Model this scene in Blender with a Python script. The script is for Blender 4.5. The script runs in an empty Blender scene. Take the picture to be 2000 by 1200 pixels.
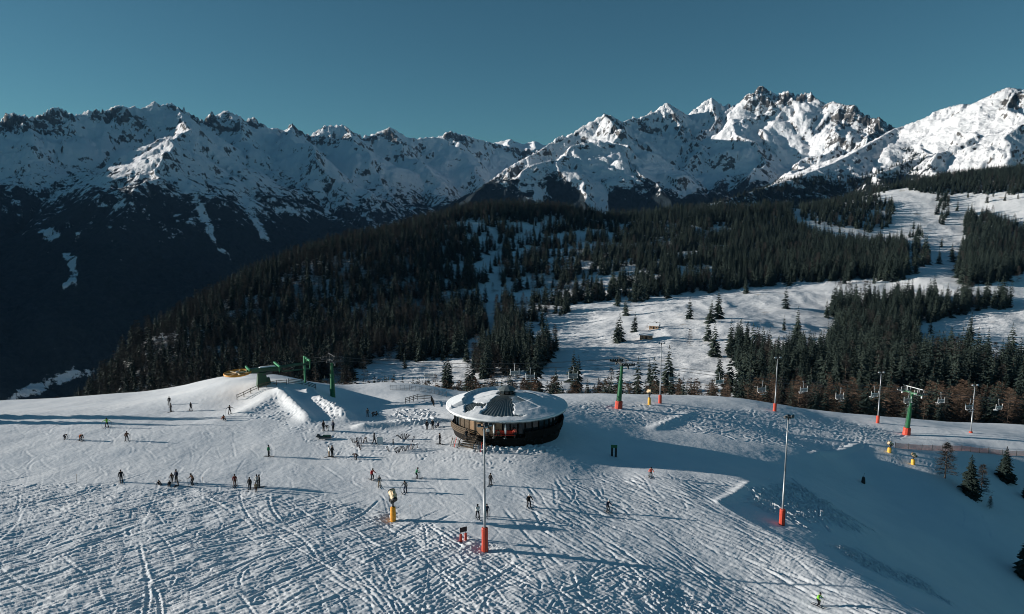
import bpy, bmesh, math, random
import numpy as np
from mathutils import Vector, Matrix

SC = bpy.context.scene
COL = SC.collection
R = math.radians

# ---------------------------------------------------------------- camera
F = 1350.0                       # focal length in photo pixels (photo is 2000 wide)
PITCH = math.atan(160.0 / F)     # looking slightly down
cam_d = bpy.data.cameras.new('camera')
cam_d.sensor_width = 36.0
cam_d.lens = 36.0 * F / 2000.0
cam_d.clip_start = 1.0
cam_d.clip_end = 60000.0
cam = bpy.data.objects.new('camera', cam_d)
COL.objects.link(cam)
cam.location = (0, 0, 0)
cam.rotation_euler = (math.pi / 2 - PITCH, 0, 0)
SC.camera = cam

# ---------------------------------------------------------------- light
SUN_EL = R(11.5)
SUN_AZ = R(6.0)                  # sun stands left, this far beyond square-on
SUNV = Vector((-math.cos(SUN_EL) * math.cos(SUN_AZ), math.cos(SUN_EL) * math.sin(SUN_AZ), math.sin(SUN_EL)))
world = bpy.data.worlds.new('World')
SC.world = world
world.use_nodes = True
wn = world.node_tree
wn.nodes.clear()
w_out = wn.nodes.new('ShaderNodeOutputWorld')
w_bg = wn.nodes.new('ShaderNodeBackground')
w_sky = wn.nodes.new('ShaderNodeTexSky')
w_sky.sky_type = 'NISHITA'
w_sky.sun_disc = False
w_sky.sun_elevation = SUN_EL
w_sky.sun_rotation = -(math.pi / 2 - SUN_AZ)
w_sky.altitude = 1800.0
w_sky.air_density = 1.0
w_sky.dust_density = 1.0
w_sky.ozone_density = 3.0
w_tint = wn.nodes.new('ShaderNodeMix')
w_tint.data_type = 'RGBA'
w_tint.blend_type = 'MULTIPLY'
w_tint.inputs[0].default_value = 1.0
w_tint.inputs[7].default_value = (0.63, 1.0, 0.86, 1.0)
wn.links.new(w_sky.outputs[0], w_tint.inputs[6])
wn.links.new(w_tint.outputs[2], w_bg.inputs[0])
w_bg.inputs[1].default_value = 0.052
wn.links.new(w_bg.outputs[0], w_out.inputs[0])

sun_d = bpy.data.lights.new('sun', 'SUN')
sun_d.energy = 5.0
sun_d.angle = R(0.5)
sun_d.color = (1.0, 0.93, 0.85)
sun = bpy.data.objects.new('sun', sun_d)
COL.objects.link(sun)
sun.rotation_euler = SUNV.to_track_quat('Z', 'Y').to_euler()

SC.view_settings.view_transform = 'Standard'
SC.view_settings.look = 'None'
SC.view_settings.exposure = 0.45
SC.view_settings.gamma = 1.0
SC.view_settings.use_curve_mapping = False
SC.cycles.max_bounces = 4
SC.cycles.diffuse_bounces = 2
SC.cycles.use_denoising = True
SC.cycles.filter_width = 1.0

# ---------------------------------------------------------------- projection and noise helpers
CP, SP = math.cos(PITCH), math.sin(PITCH)

def at(px, py, Y):
    """world point seen at photo pixel (px, py) standing Y metres ahead of the camera"""
    xc, yc = (px - 1000.0) / F, (600.0 - py) / F
    dy, dz = CP + yc * SP, -SP + yc * CP
    t = Y / dy
    return (xc * t, Y, dz * t)

def to_px(X, Y, Z):
    d = Y * CP - Z * SP
    u = Y * SP + Z * CP
    return 1000.0 + F * X / d, 600.0 - F * u / d

_rng = np.random.RandomState(7)
_perm = _rng.permutation(512)
_perm = np.concatenate([_perm, _perm, _perm])
_ang = _rng.rand(512) * 2 * np.pi
_gx, _gy = np.cos(_ang), np.sin(_ang)

def perlin(x, y):
    xi = np.floor(x).astype(np.int64); yi = np.floor(y).astype(np.int64)
    xf = x - xi; yf = y - yi
    xi &= 511; yi &= 511
    u = xf * xf * xf * (xf * (xf * 6 - 15) + 10)
    v = yf * yf * yf * (yf * (yf * 6 - 15) + 10)
    def g(ix, iy, dx, dy):
        h = _perm[_perm[ix & 511] + (iy & 511)] & 511
        return _gx[h] * dx + _gy[h] * dy
    n00 = g(xi, yi, xf, yf); n10 = g(xi + 1, yi, xf - 1, yf)
    n01 = g(xi, yi + 1, xf, yf - 1); n11 = g(xi + 1, yi + 1, xf - 1, yf - 1)
    a = n00 + u * (n10 - n00); b = n01 + u * (n11 - n01)
    return (a + v * (b - a)) * 1.4

def fbm(x, y, octs=4, gain=0.5):
    s = np.zeros_like(x); a = 1.0; f = 1.0
    for i in range(octs):
        s += a * perlin(x * f + 17.3 * i, y * f - 9.1 * i)
        a *= gain; f *= 2.03
    return s

def ridged(x, y, octs=4, gain=0.5):
    s = np.zeros_like(x); a = 1.0; f = 1.0; w = 1.0
    for i in range(octs):
        n = 1.0 - np.abs(perlin(x * f + 31.7 * i, y * f + 11.9 * i)) * 1.6
        s += a * (n * n - 0.4)
        a *= gain; f *= 2.07
    return s

class TPS:
    """thin-plate spline through height points"""
    def __init__(self, pts, smooth=0.0):
        p = np.array(pts, float)
        self.s = 100.0
        self.xy = p[:, :2] / self.s
        n = len(p)
        d2 = ((self.xy[:, None] - self.xy[None]) ** 2).sum(-1)
        K = self.k(d2) + np.eye(n) * smooth
        Pm = np.hstack([np.ones((n, 1)), self.xy])
        A = np.zeros((n + 3, n + 3)); A[:n, :n] = K; A[:n, n:] = Pm; A[n:, :n] = Pm.T
        b = np.zeros(n + 3); b[:n] = p[:, 2]
        self.w = np.linalg.solve(A, b)
        self.n = n
    @staticmethod
    def k(d2):
        return 0.5 * d2 * np.log(d2 + 1e-12)
    def __call__(self, X, Y):
        sh = np.shape(X)
        x = np.ravel(X) / self.s; y = np.ravel(Y) / self.s
        out = self.w[self.n] + self.w[self.n + 1] * x + self.w[self.n + 2] * y
        for i in range(self.n):
            d2 = (x - self.xy[i, 0]) ** 2 + (y - self.xy[i, 1]) ** 2
            out += self.w[i] * self.k(d2)
        return out.reshape(sh)

def inpoly(px, py, poly):
    """vectorised point in polygon"""
    inside = np.zeros(np.shape(px), bool)
    n = len(poly)
    for i in range(n):
        x0, y0 = poly[i]; x1, y1 = poly[(i + 1) % n]
        if y0 == y1:
            continue
        c = ((y0 > py) != (y1 > py)) & (px < (x1 - x0) * (py - y0) / (y1 - y0) + x0)
        inside ^= c
    return inside

def sstep(a, b, x):
    t = np.clip((x - a) / (b - a), 0, 1)
    return t * t * (3 - 2 * t)

# ---------------------------------------------------------------- object helpers
def tag(o, label=None, cat=None, group=None, kind=None):
    if label: o['label'] = label
    if cat: o['category'] = cat
    if group: o['group'] = group
    if kind: o['kind'] = kind
    return o

def mesh_obj(name, me, mat=None, parent=None):
    o = bpy.data.objects.new(name, me)
    COL.objects.link(o)
    if mat is not None and not me.materials:
        me.materials.append(mat)
    if parent is not None:
        o.parent = parent
    return o

def empty(name, loc=(0, 0, 0), rz=0.0):
    o = bpy.data.objects.new(name, None)
    COL.objects.link(o)
    o.location = loc
    o.rotation_euler = (0, 0, rz)
    o.empty_display_size = 0.3
    return o

def grid_mesh(name, V, rows, cols, smooth=True):
    """V (rows*cols,3) -> quad grid mesh, fast path"""
    me = bpy.data.meshes.new(name)
    i = np.arange((rows - 1) * cols).reshape(rows - 1, cols)[:, :-1].ravel()
    quads = np.stack([i, i + 1, i + cols + 1, i + cols], 1).astype(np.int32)
    me.vertices.add(len(V))
    me.vertices.foreach_set('co', np.ascontiguousarray(V, np.float32).ravel())
    nf = len(quads)
    me.loops.add(nf * 4)
    me.loops.foreach_set('vertex_index', quads.ravel())
    me.polygons.add(nf)
    me.polygons.foreach_set('loop_start', np.arange(0, nf * 4, 4, dtype=np.int32))
    me.polygons.foreach_set('loop_total', np.full(nf, 4, np.int32))
    me.polygons.foreach_set('use_smooth', np.full(nf, smooth, bool))
    me.update(calc_edges=True)
    return me

def vattr(me, name, vals):
    a = me.attributes.new(name, 'FLOAT', 'POINT')
    a.data.foreach_set('value', np.ascontiguousarray(vals, np.float32).ravel())

# ---------------------------------------------------------------- material helpers
def new_mat(name):
    m = bpy.data.materials.new(name)
    m.use_nodes = True
    nt = m.node_tree
    b = nt.nodes['Principled BSDF']
    return m, nt, b

def N(nt, t, **kw):
    n = nt.nodes.new('ShaderNode' + t)
    for k, v in kw.items():
        setattr(n, k, v)
    return n

def simple_mat(name, col, rough=0.6, metal=0.0, var=0.12, scale=3.0, bump=0.0):
    """plain painted or natural surface with a little uneven tone and wear"""
    m, nt, b = new_mat(name)
    tc = N(nt, 'TexCoord')
    nz = N(nt, 'TexNoise'); nz.inputs['Scale'].default_value = scale; nz.inputs['Detail'].default_value = 5
    nt.links.new(tc.outputs['Object'], nz.inputs['Vector'])
    mr = N(nt, 'MapRange'); mr.inputs[1].default_value = 0.3; mr.inputs[2].default_value = 0.7
    mr.inputs[3].default_value = 1 - var; mr.inputs[4].default_value = 1 + var
    nt.links.new(nz.outputs[0], mr.inputs[0])
    mx = N(nt, 'VectorMath', operation='SCALE')
    mx.inputs[0].default_value = col[:3]
    nt.links.new(mr.outputs[0], mx.inputs['Scale'])
    nt.links.new(mx.outputs[0], b.inputs['Base Color'])
    b.inputs['Roughness'].default_value = rough
    b.inputs['Metallic'].default_value = metal
    if rough >= 0.7:
        b.inputs['Specular IOR Level'].default_value = 0.12
    if bump:
        bp = N(nt, 'Bump'); bp.inputs['Strength'].default_value = 0.6; bp.inputs['Distance'].default_value = bump
        nt.links.new(nz.outputs[0], bp.inputs['Height'])
        nt.links.new(bp.outputs[0], b.inputs['Normal'])
    return m
# ================================================================ near snow field (the ski plateau)
NEAR_PTS_PX = [
    # px, py, Y   bumpy slope and groomed plateau
    (-250, 1320, 56), (300, 1320, 56), (800, 1320, 56.5), (1300, 1330, 57),
    (-150, 1200, 65), (300, 1200, 65), (700, 1200, 65.3), (1000, 1200, 66), (1300, 1200, 68.5), (1550, 1200, 70.5),
    (-150, 1080, 77), (300, 1080, 77), (650, 1080, 77.5), (947, 1078, 79), (1250, 1090, 79.5), (1450, 1090, 81),
    (-150, 945, 97.5), (237, 942, 98), (500, 950, 97), (768, 1015, 87.5), (1033, 992, 91), (1187, 1000, 91.5),
    (1330, 1000, 92.5),
    (-150, 860, 117), (120, 858, 118), (400, 870, 115), (640, 890, 110.5), (860, 870, 114), (960, 935, 100),
    (1120, 945, 99.5),
    (-150, 822, 131), (209, 826, 128), (430, 822, 128), (130, 800, 146), (330, 803, 140), (620, 850, 120),
    (730, 865, 116),
    # crest at the left and its far side
    (-300, 806, 150), (-150, 802, 155), (0, 797, 160), (200, 783, 166), (330, 769, 168), (420, 750, 165),
    # mound under the drive station
    (445, 744, 158), (500, 749, 151), (545, 745, 152), (600, 752, 153), (540, 741, 160), (600, 746, 160),
    (470, 780, 145), (530, 785, 141), (590, 785, 140), (480, 812, 132), (560, 822, 128), (640, 815, 130),
    (650, 782, 149), (665, 776, 158), (700, 800, 141), (720, 806, 138),
    # low back between mound and hut
    (700, 772, 162), (760, 757, 168), (840, 764, 168), (900, 775, 168), (790, 792, 146), (840, 800, 140), (780, 820, 131),
    # hut platform
    (880, 845, 121), (930, 855, 117), (1000, 862, 115.5), (1060, 858, 117), (1000, 800, 136), (900, 805, 134),
    # upper piste
    (1110, 803, 143), (1060, 783, 160), (1150, 781, 164), (1208, 798, 155), (1289, 788, 164), (1272, 833, 141), (1385, 852, 137),
    (1400, 786, 172), (1513, 804, 168), (1330, 815, 152), (1450, 830, 152), (1590, 884, 136), (1540, 850, 150),
    (1650, 822, 174), (1714, 826, 174), (1770, 850, 163), (1680, 868, 149), (1735, 876, 148), (1880, 880, 152),
    (1896, 838, 180), (2000, 845, 184), (2200, 858, 190), (2050, 888, 154), (2300, 905, 158),
    # gully running down beside the hut
    (1140, 842, 127), (1200, 895, 115.5), (1120, 900, 109.5), (1060, 900, 107.5), (1300, 862, 130), (1300, 893, 119), (1400, 905, 119), (1500, 920, 121), (1560, 935, 120),
    (1200, 925, 106), (1290, 930, 104.5), (1380, 940, 104), (1462, 943, 104.5),
    # rim of the lit lower knoll, then the shaded side falling to the right
    (1405, 985, 96), (1480, 1030, 89.5), (1600, 1093, 81), (1700, 1147, 75.5), (1800, 1202, 70.5), (1980, 1310, 62),
    (1527, 1027, 92.1), (1620, 1050, 90.8), (1700, 1090, 89), (1800, 1140, 86), (1920, 1200, 84),
    (1480, 990, 97.8), (1560, 975, 104.2), (1640, 1010, 99.6), (1690, 943, 131), (1700, 1000, 115), (1800, 1040, 112), (1783, 905, 142), (1850, 935, 136),
    (1900, 965, 134), (1960, 930, 147), (1932, 1000, 127), (2000, 1060, 118), (2000, 1000, 133), (2050, 1150, 107), (2200, 1000, 142),
    (2200, 1150, 120), (2150, 1330, 85),
    # far side, hidden behind the crest
]
NEAR_PTS = [at(*p) for p in NEAR_PTS_PX]
for px, py, Y in [(-300, 806, 150), (0, 797, 160), (200, 783, 166), (330, 769, 168), (430, 746, 166), (540, 741, 166), (640, 762, 166), (760, 757, 170),
                  (900, 775, 170), (1060, 783, 166), (1150, 781, 168), (1280, 783, 172), (1400, 786, 175), (1513, 802, 172), (1650, 821, 177), (1800, 834, 184),
                  (2000, 845, 190), (2250, 858, 195)]:
    x, y, z = at(px, py, Y)
    for dy, dz in ((14, -1.9), (32, -8), (70, -24), (130, -48)):
        NEAR_PTS.append((x * (y + dy) / y, y + dy, z + dz))
near_tps = TPS(NEAR_PTS, smooth=0.00002)

def near_h(X, Y):
    return near_tps(np.asarray(X, float), np.asarray(Y, float))

# ---------------------------------------------------------------- tracks: a height map in metres on a world grid
TX0, TX1, TY0, TY1, TC = -100.0, 112.0, 54.0, 186.0, 0.125
TNX, TNY = int((TX1 - TX0) / TC), int((TY1 - TY0) / TC)
track = np.zeros((TNY, TNX), np.float32)
_tr = np.random.RandomState(11)

def px_ground(px, py):
    """world XY of ground seen at photo pixels (flat approximation refined on the spline)"""
    px = np.asarray(px, float); py = np.asarray(py, float)
    xc = (px - 1000) / F; yc = (600 - py) / F
    dy = CP + yc * SP; dz = -SP + yc * CP
    Y = np.full(px.shape, 100.0)
    z = np.full(px.shape, -38.0)
    for _ in range(14):
        Yn = z / (dz / dy)
        Y = np.clip(0.5 * Y + 0.5 * Yn, 50, 240)
        z = near_h(xc / dy * Y, Y)
    return xc / dy * Y, Y

def ray_ground(px, py):
    """first hit of the pixel ray with the snow field"""
    xc = (px - 1000) / F; yc = (600 - py) / F
    dy = CP + yc * SP; dz = -SP + yc * CP
    Ys = np.arange(54, 240, 0.25)
    zr = Ys * dz / dy
    zg = near_h(xc / dy * Ys, Ys)
    k = np.argmax(zr <= zg)
    if not (zr <= zg).any():
        k = int(np.argmin(zr - zg))
    return xc / dy * Ys[k], Ys[k], float(zg[k])

def carve(cx, cy, ang, length, width, depth, curve, berm=0.6, rough=0.0):
    """grooves with a pushed-up berm on one or both sides, all strokes at once"""
    n = len(cx)
    ns = int(max(length) / 0.11) + 1
    t = np.linspace(-0.5, 0.5, ns)[None, :]
    L = length[:, None]
    a = ang[:, None] + curve[:, None] * t
    # integrate heading
    ds = L / ns
    xs = cx[:, None] + np.cumsum(np.cos(a) * ds, 1) - (np.cos(ang) * length * 0.5)[:, None]
    ys = cy[:, None] + np.cumsum(np.sin(a) * ds, 1) - (np.sin(ang) * length * 0.5)[:, None]
    env = np.clip((0.5 - np.abs(t)) * 7, 0, 1) * (1 + rough * _tr.randn(n, ns).cumsum(1) * 0.06)
    env = np.clip(env, 0, 1.6)
    acc = np.zeros(TNY * TNX, np.float32)
    for q in np.arange(-1.5, 1.51, 0.25):
        prof = -np.exp(-(q / 0.5) ** 2) + berm * (np.exp(-((q - 0.95) / 0.38) ** 2) + 0.55 * np.exp(-((q + 0.95) / 0.4) ** 2))
        ox = xs - np.sin(a) * q * width[:, None]
        oy = ys + np.cos(a) * q * width[:, None]
        ix = ((ox - TX0) / TC).astype(np.int64); iy = ((oy - TY0) / TC).astype(np.int64)
        ok = (ix >= 0) & (iy >= 0) & (ix < TNX) & (iy < TNY)
        w = (prof * depth[:, None] * env)
        # normalise for how densely samples land in a cell
        k = (TC * TC) / (ds * 0.25 * width[:, None])
        w = w / np.maximum(k, 0.3) if False else w * np.minimum(1.0, (ds * 0.25 * width[:, None]) / (TC * TC)) * np.ones_like(w)
        acc += np.bincount((iy * TNX + ix)[ok], weights=w[ok], minlength=TNY * TNX).astype(np.float32)
    track.ravel()[:] += acc

def scatter(poly, n, seed):
    r = np.random.RandomState(seed)
    xs = [p[0] for p in poly]; ys = [p[1] for p in poly]
    # uniform over the ground, not over the picture
    gx, gy = px_ground(np.array(xs), np.array(ys))
    X = r.uniform(gx.min(), gx.max(), n * 8); Y = r.uniform(gy.min(), gy.max(), n * 8)
    px, py = to_px(X, Y, near_h(X, Y))
    m = inpoly(px, py, poly)
    X, Y = X[m][:n], Y[m][:n]
    return X, Y, r

# bumpy ungroomed field, lower left
BUMPY = [(-120, 950), (150, 945), (420, 957), (600, 975), (740, 1000), (860, 1030), (1000, 1075), (1180, 1110), (1330, 1150), (1450, 1230), (1450, 1330), (-120, 1330)]
X, Y, r = scatter(BUMPY, 1500, 1)
n = len(X)
px, py = to_px(X, Y, np.full(n, -36.5))
base = np.where(px < 620, R(34), R(44)) + r.randn(n) * 0.22
flip = (r.rand(n) < np.clip((px - 350) / 900, 0.08, 0.62))
base = np.where(flip, R(-52) + r.randn(n) * 0.28, base)
carve(X, Y, base, r.uniform(4, 18, n), r.uniform(0.14, 0.36, n), 0.015 + 0.06 * r.rand(n) ** 2.0, r.randn(n) * 0.4, 0.75, 0.6)
X, Y, r = scatter(BUMPY, 1500, 2)
n = len(X)
carve(X, Y, r.uniform(0, 6.28, n), r.uniform(0.6, 2.4, n), r.uniform(0.15, 0.3, n), 0.015 + 0.07 * r.rand(n) ** 2, r.randn(n) * 1.5, 0.8, 0.8)
# a few long clear tracks crossing the bumps
for (x0, y0, x1, y1) in [(480, 1000, 900, 1230), (-40, 1060, 110, 985), (430, 1120, 640, 1010), (700, 1230, 950, 1060), (180, 1230, 560, 1080), (760, 1040, 1120, 1200),
                         (820, 1030, 980, 1105), (860, 1020, 960, 1090), (640, 985, 790, 1050), (1010, 1085, 860, 1215), (350, 1190, 700, 1050), (-50, 1130, 330, 1020)]:
    (gx0, gx1), (gy0, gy1) = px_ground(np.array([x0, x1]), np.array([y0, y1]))
    L = math.hypot(gx1 - gx0, gy1 - gy0)
    for o in (-0.35, 0.35):
        a = math.atan2(gy1 - gy0, gx1 - gx0)
        carve(np.array([(gx0 + gx1) / 2 - math.sin(a) * o]), np.array([(gy0 + gy1) / 2 + math.cos(a) * o]), np.array([a]), np.array([L]),
              np.array([0.17]), np.array([0.06]), np.array([_tr.randn() * 0.25]), 0.7, 0.5)
# lower knoll: long tracks running down to the right
KNOLL = [(1000, 1060), (1120, 1000), (1280, 985), (1400, 985), (1600, 1090), (1810, 1200), (1950, 1330), (1400, 1330), (1250, 1140)]
X, Y, r = scatter(KNOLL, 620, 3)
n = len(X)
carve(X, Y, R(-46) + r.randn(n) * 0.24, r.uniform(3, 20, n), r.uniform(0.15, 0.4, n), 0.012 + 0.06 * r.rand(n) ** 2, r.randn(n) * 0.35, 0.6, 0.6)
# groomed plateau: faint marks
FLAT = [(-200, 830), (430, 830), (700, 850), (900, 890), (1280, 920), (1460, 945), (1400, 985), (1000, 1060), (860, 1030), (600, 975), (420, 957), (-200, 945)]
X, Y, r = scatter(FLAT, 1300, 4)
n = len(X)
carve(X, Y, R(-38) + r.randn(n) * 0.5, r.uniform(1.5, 9, n), r.uniform(0.14, 0.34, n), r.uniform(0.006, 0.028, n), r.randn(n) * 0.7, 0.7, 0.8)
SWEEP = [(1000, 960), (1160, 940), (1300, 925), (1460, 945), (1400, 985), (1250, 1000), (1050, 1040)]
X, Y, r = scatter(SWEEP, 330, 14)
n = len(X)
carve(X, Y, R(-40) + r.randn(n) * 0.35, r.uniform(3, 10, n), r.uniform(0.2, 0.4, n), r.uniform(0.02, 0.06, n), r.randn(n) * 0.6, 0.7, 0.6)
# trodden snow round hut and mound
TROD = [(690, 800), (860, 810), (870, 850), (1000, 880), (1060, 880), (1000, 930), (880, 900), (690, 905), (560, 850), (480, 815), (640, 780)]
X, Y, r = scatter(TROD, 1500, 5)
n = len(X)
carve(X, Y, r.uniform(0, 6.28, n), r.uniform(0.5, 2.5, n), r.uniform(0.18, 0.4, n), r.uniform(0.01, 0.055, n), r.randn(n) * 1.2, 0.9, 0.9)
# snow pushed up in heaps: front of hut, terrace corner, ramp sides
HEAPS = [([(930, 868), (1090, 872), (1090, 884), (930, 884)], 160, 0.13), ([(770, 800), (850, 800), (850, 832), (770, 832)], 170, 0.2),
         ([(600, 770), (625, 765), (680, 815), (650, 822)], 200, 0.13), ([(545, 770), (560, 768), (600, 815), (560, 822), (480, 815)], 240, 0.06)]
for poly, cnt, dep in HEAPS:
    X, Y, r = scatter(poly, cnt, 6)
    n = len(X)
    carve(X, Y, r.uniform(0, 6.28, n), r.uniform(0.5, 1.8, n), r.uniform(0.25, 0.55, n), r.uniform(0.3, 1.0, n) * dep, r.randn(n), 1.3, 0.9)
# choppy upper piste
UPPER = [(1115, 785), (1290, 792), (1513, 806), (1714, 830), (1760, 852), (1700, 868), (1600, 884), (1540, 872), (1400, 850), (1270, 832), (1115, 805)]
X, Y, r = scatter(UPPER, 1700, 7)
n = len(X)
carve(X, Y, R(-15) + r.randn(n) * 0.8, r.uniform(2, 8, n), r.uniform(0.25, 0.6, n), r.uniform(0.015, 0.075, n), r.randn(n) * 0.9, 0.8, 0.7)
# shaded bowl on the right and the gully: few tracks, some churned patches that catch the sun
BOWL = [(1480, 1000), (1600, 900), (1750, 890), (2050, 960), (2050, 1200), (1850, 1200), (1600, 1080)]
X, Y, r = scatter(BOWL, 420, 8)
n = len(X)
carve(X, Y, R(-50) + r.randn(n) * 0.45, r.uniform(4, 22, n), r.uniform(0.16, 0.3, n), r.uniform(0.01, 0.05, n), r.randn(n) * 0.8, 0.5, 0.6)
CHURN = [([(1460, 975), (1560, 945), (1640, 1005), (1690, 1025), (1600, 1020), (1530, 1012)], 260, 0.34),
         ([(1640, 1075), (1700, 1090), (1735, 1120), (1700, 1118)], 50, 0.42), ([(1745, 1112), (1800, 1140), (1830, 1165), (1780, 1150)], 30, 0.42)]
for poly, cnt, dep in CHURN:
    X, Y, r = scatter(poly, cnt, 9)
    n = len(X)
    carve(X, Y, R(-35) + r.randn(n) * 0.4, r.uniform(2.5, 8, n), r.uniform(0.22, 0.4, n), r.uniform(0.4, 1.0, n) * dep * 0.7, r.randn(n) * 0.8, 1.1, 0.6)
GULLY = [(1110, 815), (1270, 840), (1540, 895), (1600, 900), (1470, 940), (1270, 915), (1120, 935)]
X, Y, r = scatter(GULLY, 260, 10)
n = len(X)
carve(X, Y, R(-25) + r.randn(n) * 0.4, r.uniform(3, 12, n), r.uniform(0.16, 0.3, n), r.uniform(0.01, 0.03, n), r.randn(n) * 0.8, 0.6, 0.6)
# far plateau at the left crest
LEFTTOP = [(-200, 800), (200, 786), (420, 752), (470, 780), (480, 815), (200, 822), (-200, 822)]
X, Y, r = scatter(LEFTTOP, 380, 12)
n = len(X)
carve(X, Y, R(20) + r.randn(n) * 0.4, r.uniform(3, 12, n), r.uniform(0.2, 0.4, n), r.uniform(0.008, 0.03, n), r.randn(n) * 0.7, 0.7, 0.6)
track = np.clip(track, -0.42, 0.42)

def track_h(X, Y):
    fx = np.clip((X - TX0) / TC - 0.5, 0, TNX - 1.001); fy = np.clip((Y - TY0) / TC - 0.5, 0, TNY - 1.001)
    ix = fx.astype(int); iy = fy.astype(int); ax = fx - ix; ay = fy - iy
    ix1 = np.minimum(ix + 1, TNX - 1); iy1 = np.minimum(iy + 1, TNY - 1)
    return (track[iy, ix] * (1 - ax) * (1 - ay) + track[iy, ix1] * ax * (1 - ay) + track[iy1, ix] * (1 - ax) * ay + track[iy1, ix1] * ax * ay)

def feature_h(X, Y):
    """shaped snow: ramps on the mound, bank at the terrace, rims and hollows"""
    h = np.zeros_like(X)
    for (x0, y0, x1, y1, wid, amp) in RAMPS:
        L = math.hypot(x1 - x0, y1 - y0); ux, uy = (x1 - x0) / L, (y1 - y0) / L
        t = ((X - x0) * ux + (Y - y0) * uy) / L
        d = (X - x0) * -uy + (Y - y0) * ux
        h += amp * np.exp(-(d / wid) ** 2) * sstep(-0.12, 0.08, t) * (1 - sstep(0.85, 1.1, t))
    for (x0, y0, wid, amp) in PITS:
        d = np.hypot(X - x0, Y - y0) / wid
        h += amp * (-np.exp(-d ** 2 * 1.6) + 0.12 * np.exp(-((d - 1.35) / 0.35) ** 2))
    return h

def _g(px, py):
    a, b = px_ground(np.array([float(px)]), np.array([float(py)]))
    return float(a[0]), float(b[0])
RAMPS = []
for (a, b, wid, amp) in [((548, 766), (606, 824), 1.4, 1.0), ((604, 764), (684, 820), 1.8, 1.25), ((545, 765), (470, 812), 3.0, 0.7),
                         ((700, 835), (870, 822), 1.3, 0.8), ((1400, 984), (1472, 943), 0.8, 0.28), ((1405, 986), (1540, 1060), 0.6, 0.12),
                         ((1275, 838), (1350, 806), 1.3, 0.35), ((1590, 888), (1680, 868), 1.0, 0.4),
                         ((930, 876), (1085, 878), 1.0, 0.18)]:
    RAMPS.append(_g(*a) + _g(*b) + (wid, amp))
PITS = [_g(768, 1015) + (1.6, 0.22), _g(945, 1076) + (1.8, 0.25), _g(905, 1056) + (1.2, 0.12), _g(1527, 1024) + (1.3, 0.12)]

def ground_z(X, Y):
    X = np.asarray(X, float); Y = np.asarray(Y, float)
    return near_h(X, Y) + feature_h(X, Y)

def streaks(X, Y, px):
    """wind and ski sculpted ridges: sharp crests drawn out along the two main track directions"""
    wx = 0.5 * fbm(X / 4.0, Y / 4.0, 2); wy = 0.5 * fbm(X / 4.0 + 70, Y / 4.0, 2)
    out = np.zeros_like(X)
    for deg, ln, wd, amp, wgt in ((34, 4.5, 0.60, 0.145, 1 - 0.75 * sstep(350, 1000, px)), (47, 2.6, 0.42, 0.07, np.ones_like(X)), (-50, 3.6, 0.55, 0.13, 0.12 + 0.88 * sstep(450, 1100, px)), (-20, 1.3, 0.5, 0.045, np.ones_like(X))):
        c, s_ = math.cos(R(deg)), math.sin(R(deg))
        u = (X + wx) * c + (Y + wy) * s_; v = -(X + wx) * s_ + (Y + wy) * c
        out += amp * wgt * ridged(u / ln, v / wd, 2, 0.45) * (0.55 + 0.6 * fbm(X / 11.0 + deg, Y / 11.0, 2))
    return out

rowsY = np.concatenate([np.arange(46, 64, 0.9), np.arange(64, 82, 0.14), np.arange(82, 104, 0.19), np.arange(104, 140, 0.28), np.arange(140, 190, 0.5), np.arange(190, 300, 2.5)])
us = np.arange(-0.93, 0.9301, 0.0017)
YY, UU = np.meshgrid(rowsY, us, indexing='ij')
XX = UU * YY
base_z = near_h(XX, YY)
ZZ = base_z + feature_h(XX, YY) + track_h(XX, YY)
mpx, mpy = to_px(XX, YY, base_z)
bump_mask = np.zeros_like(XX)
bump_mask[inpoly(mpx, mpy, BUMPY)] = 1.0
ZZ += 0.10 * fbm(XX / 9, YY / 9, 3) + bump_mask * streaks(XX, YY, mpx) + bump_mask * (0.02 * fbm(XX / 1.7, YY / 1.7, 3) + 0.13 * fbm(XX / 6.0, YY / 6.0, 2) ) + 0.02 * fbm(XX / 0.9, YY / 0.9, 2)
kn = np.zeros_like(XX); kn[inpoly(mpx, mpy, KNOLL)] = 1.0
ZZ += 0.45 * kn * streaks(XX, YY, np.full_like(XX, 1500.0)) + 0.10 * (1 - kn) * (1 - bump_mask) * streaks(XX, YY, np.full_like(XX, 900.0))
me = grid_mesh('piste', np.stack([XX.ravel(), YY.ravel(), ZZ.ravel()], 1), *XX.shape)

def snow_material(name, bump_scale=1.0, fine=True):
    m, nt, b = new_mat(name)
    geo = N(nt, 'NewGeometry')
    n1 = N(nt, 'TexNoise'); n1.inputs['Scale'].default_value = 0.12; n1.inputs['Detail'].default_value = 4
    nt.links.new(geo.outputs['Position'], n1.inputs['Vector'])
    cr = N(nt, 'ValToRGB')
    cr.color_ramp.elements[0].position = 0.3; cr.color_ramp.elements[0].color = (0.74, 0.78, 0.82, 1)
    cr.color_ramp.elements[1].position = 0.7; cr.color_ramp.elements[1].color = (0.84, 0.86, 0.88, 1)
    nt.links.new(n1.outputs[0], cr.inputs[0])
    nt.links.new(cr.outputs[0], b.inputs['Base Color'])
    b.inputs['Roughness'].default_value = 0.75
    b.inputs['Specular IOR Level'].default_value = 0.15
    n2 = N(nt, 'TexNoise'); n2.inputs['Scale'].default_value = 2.6 * bump_scale; n2.inputs['Detail'].default_value = 6; n2.inputs['Roughness'].default_value = 0.62
    nt.links.new(geo.outputs['Position'], n2.inputs['Vector'])
    bp = N(nt, 'Bump'); bp.inputs['Strength'].default_value = 0.55; bp.inputs['Distance'].default_value = 0.05 / bump_scale
    nt.links.new(n2.outputs[0], bp.inputs['Height'])
    nt.links.new(bp.outputs[0], b.inputs['Normal'])
    return m
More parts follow.
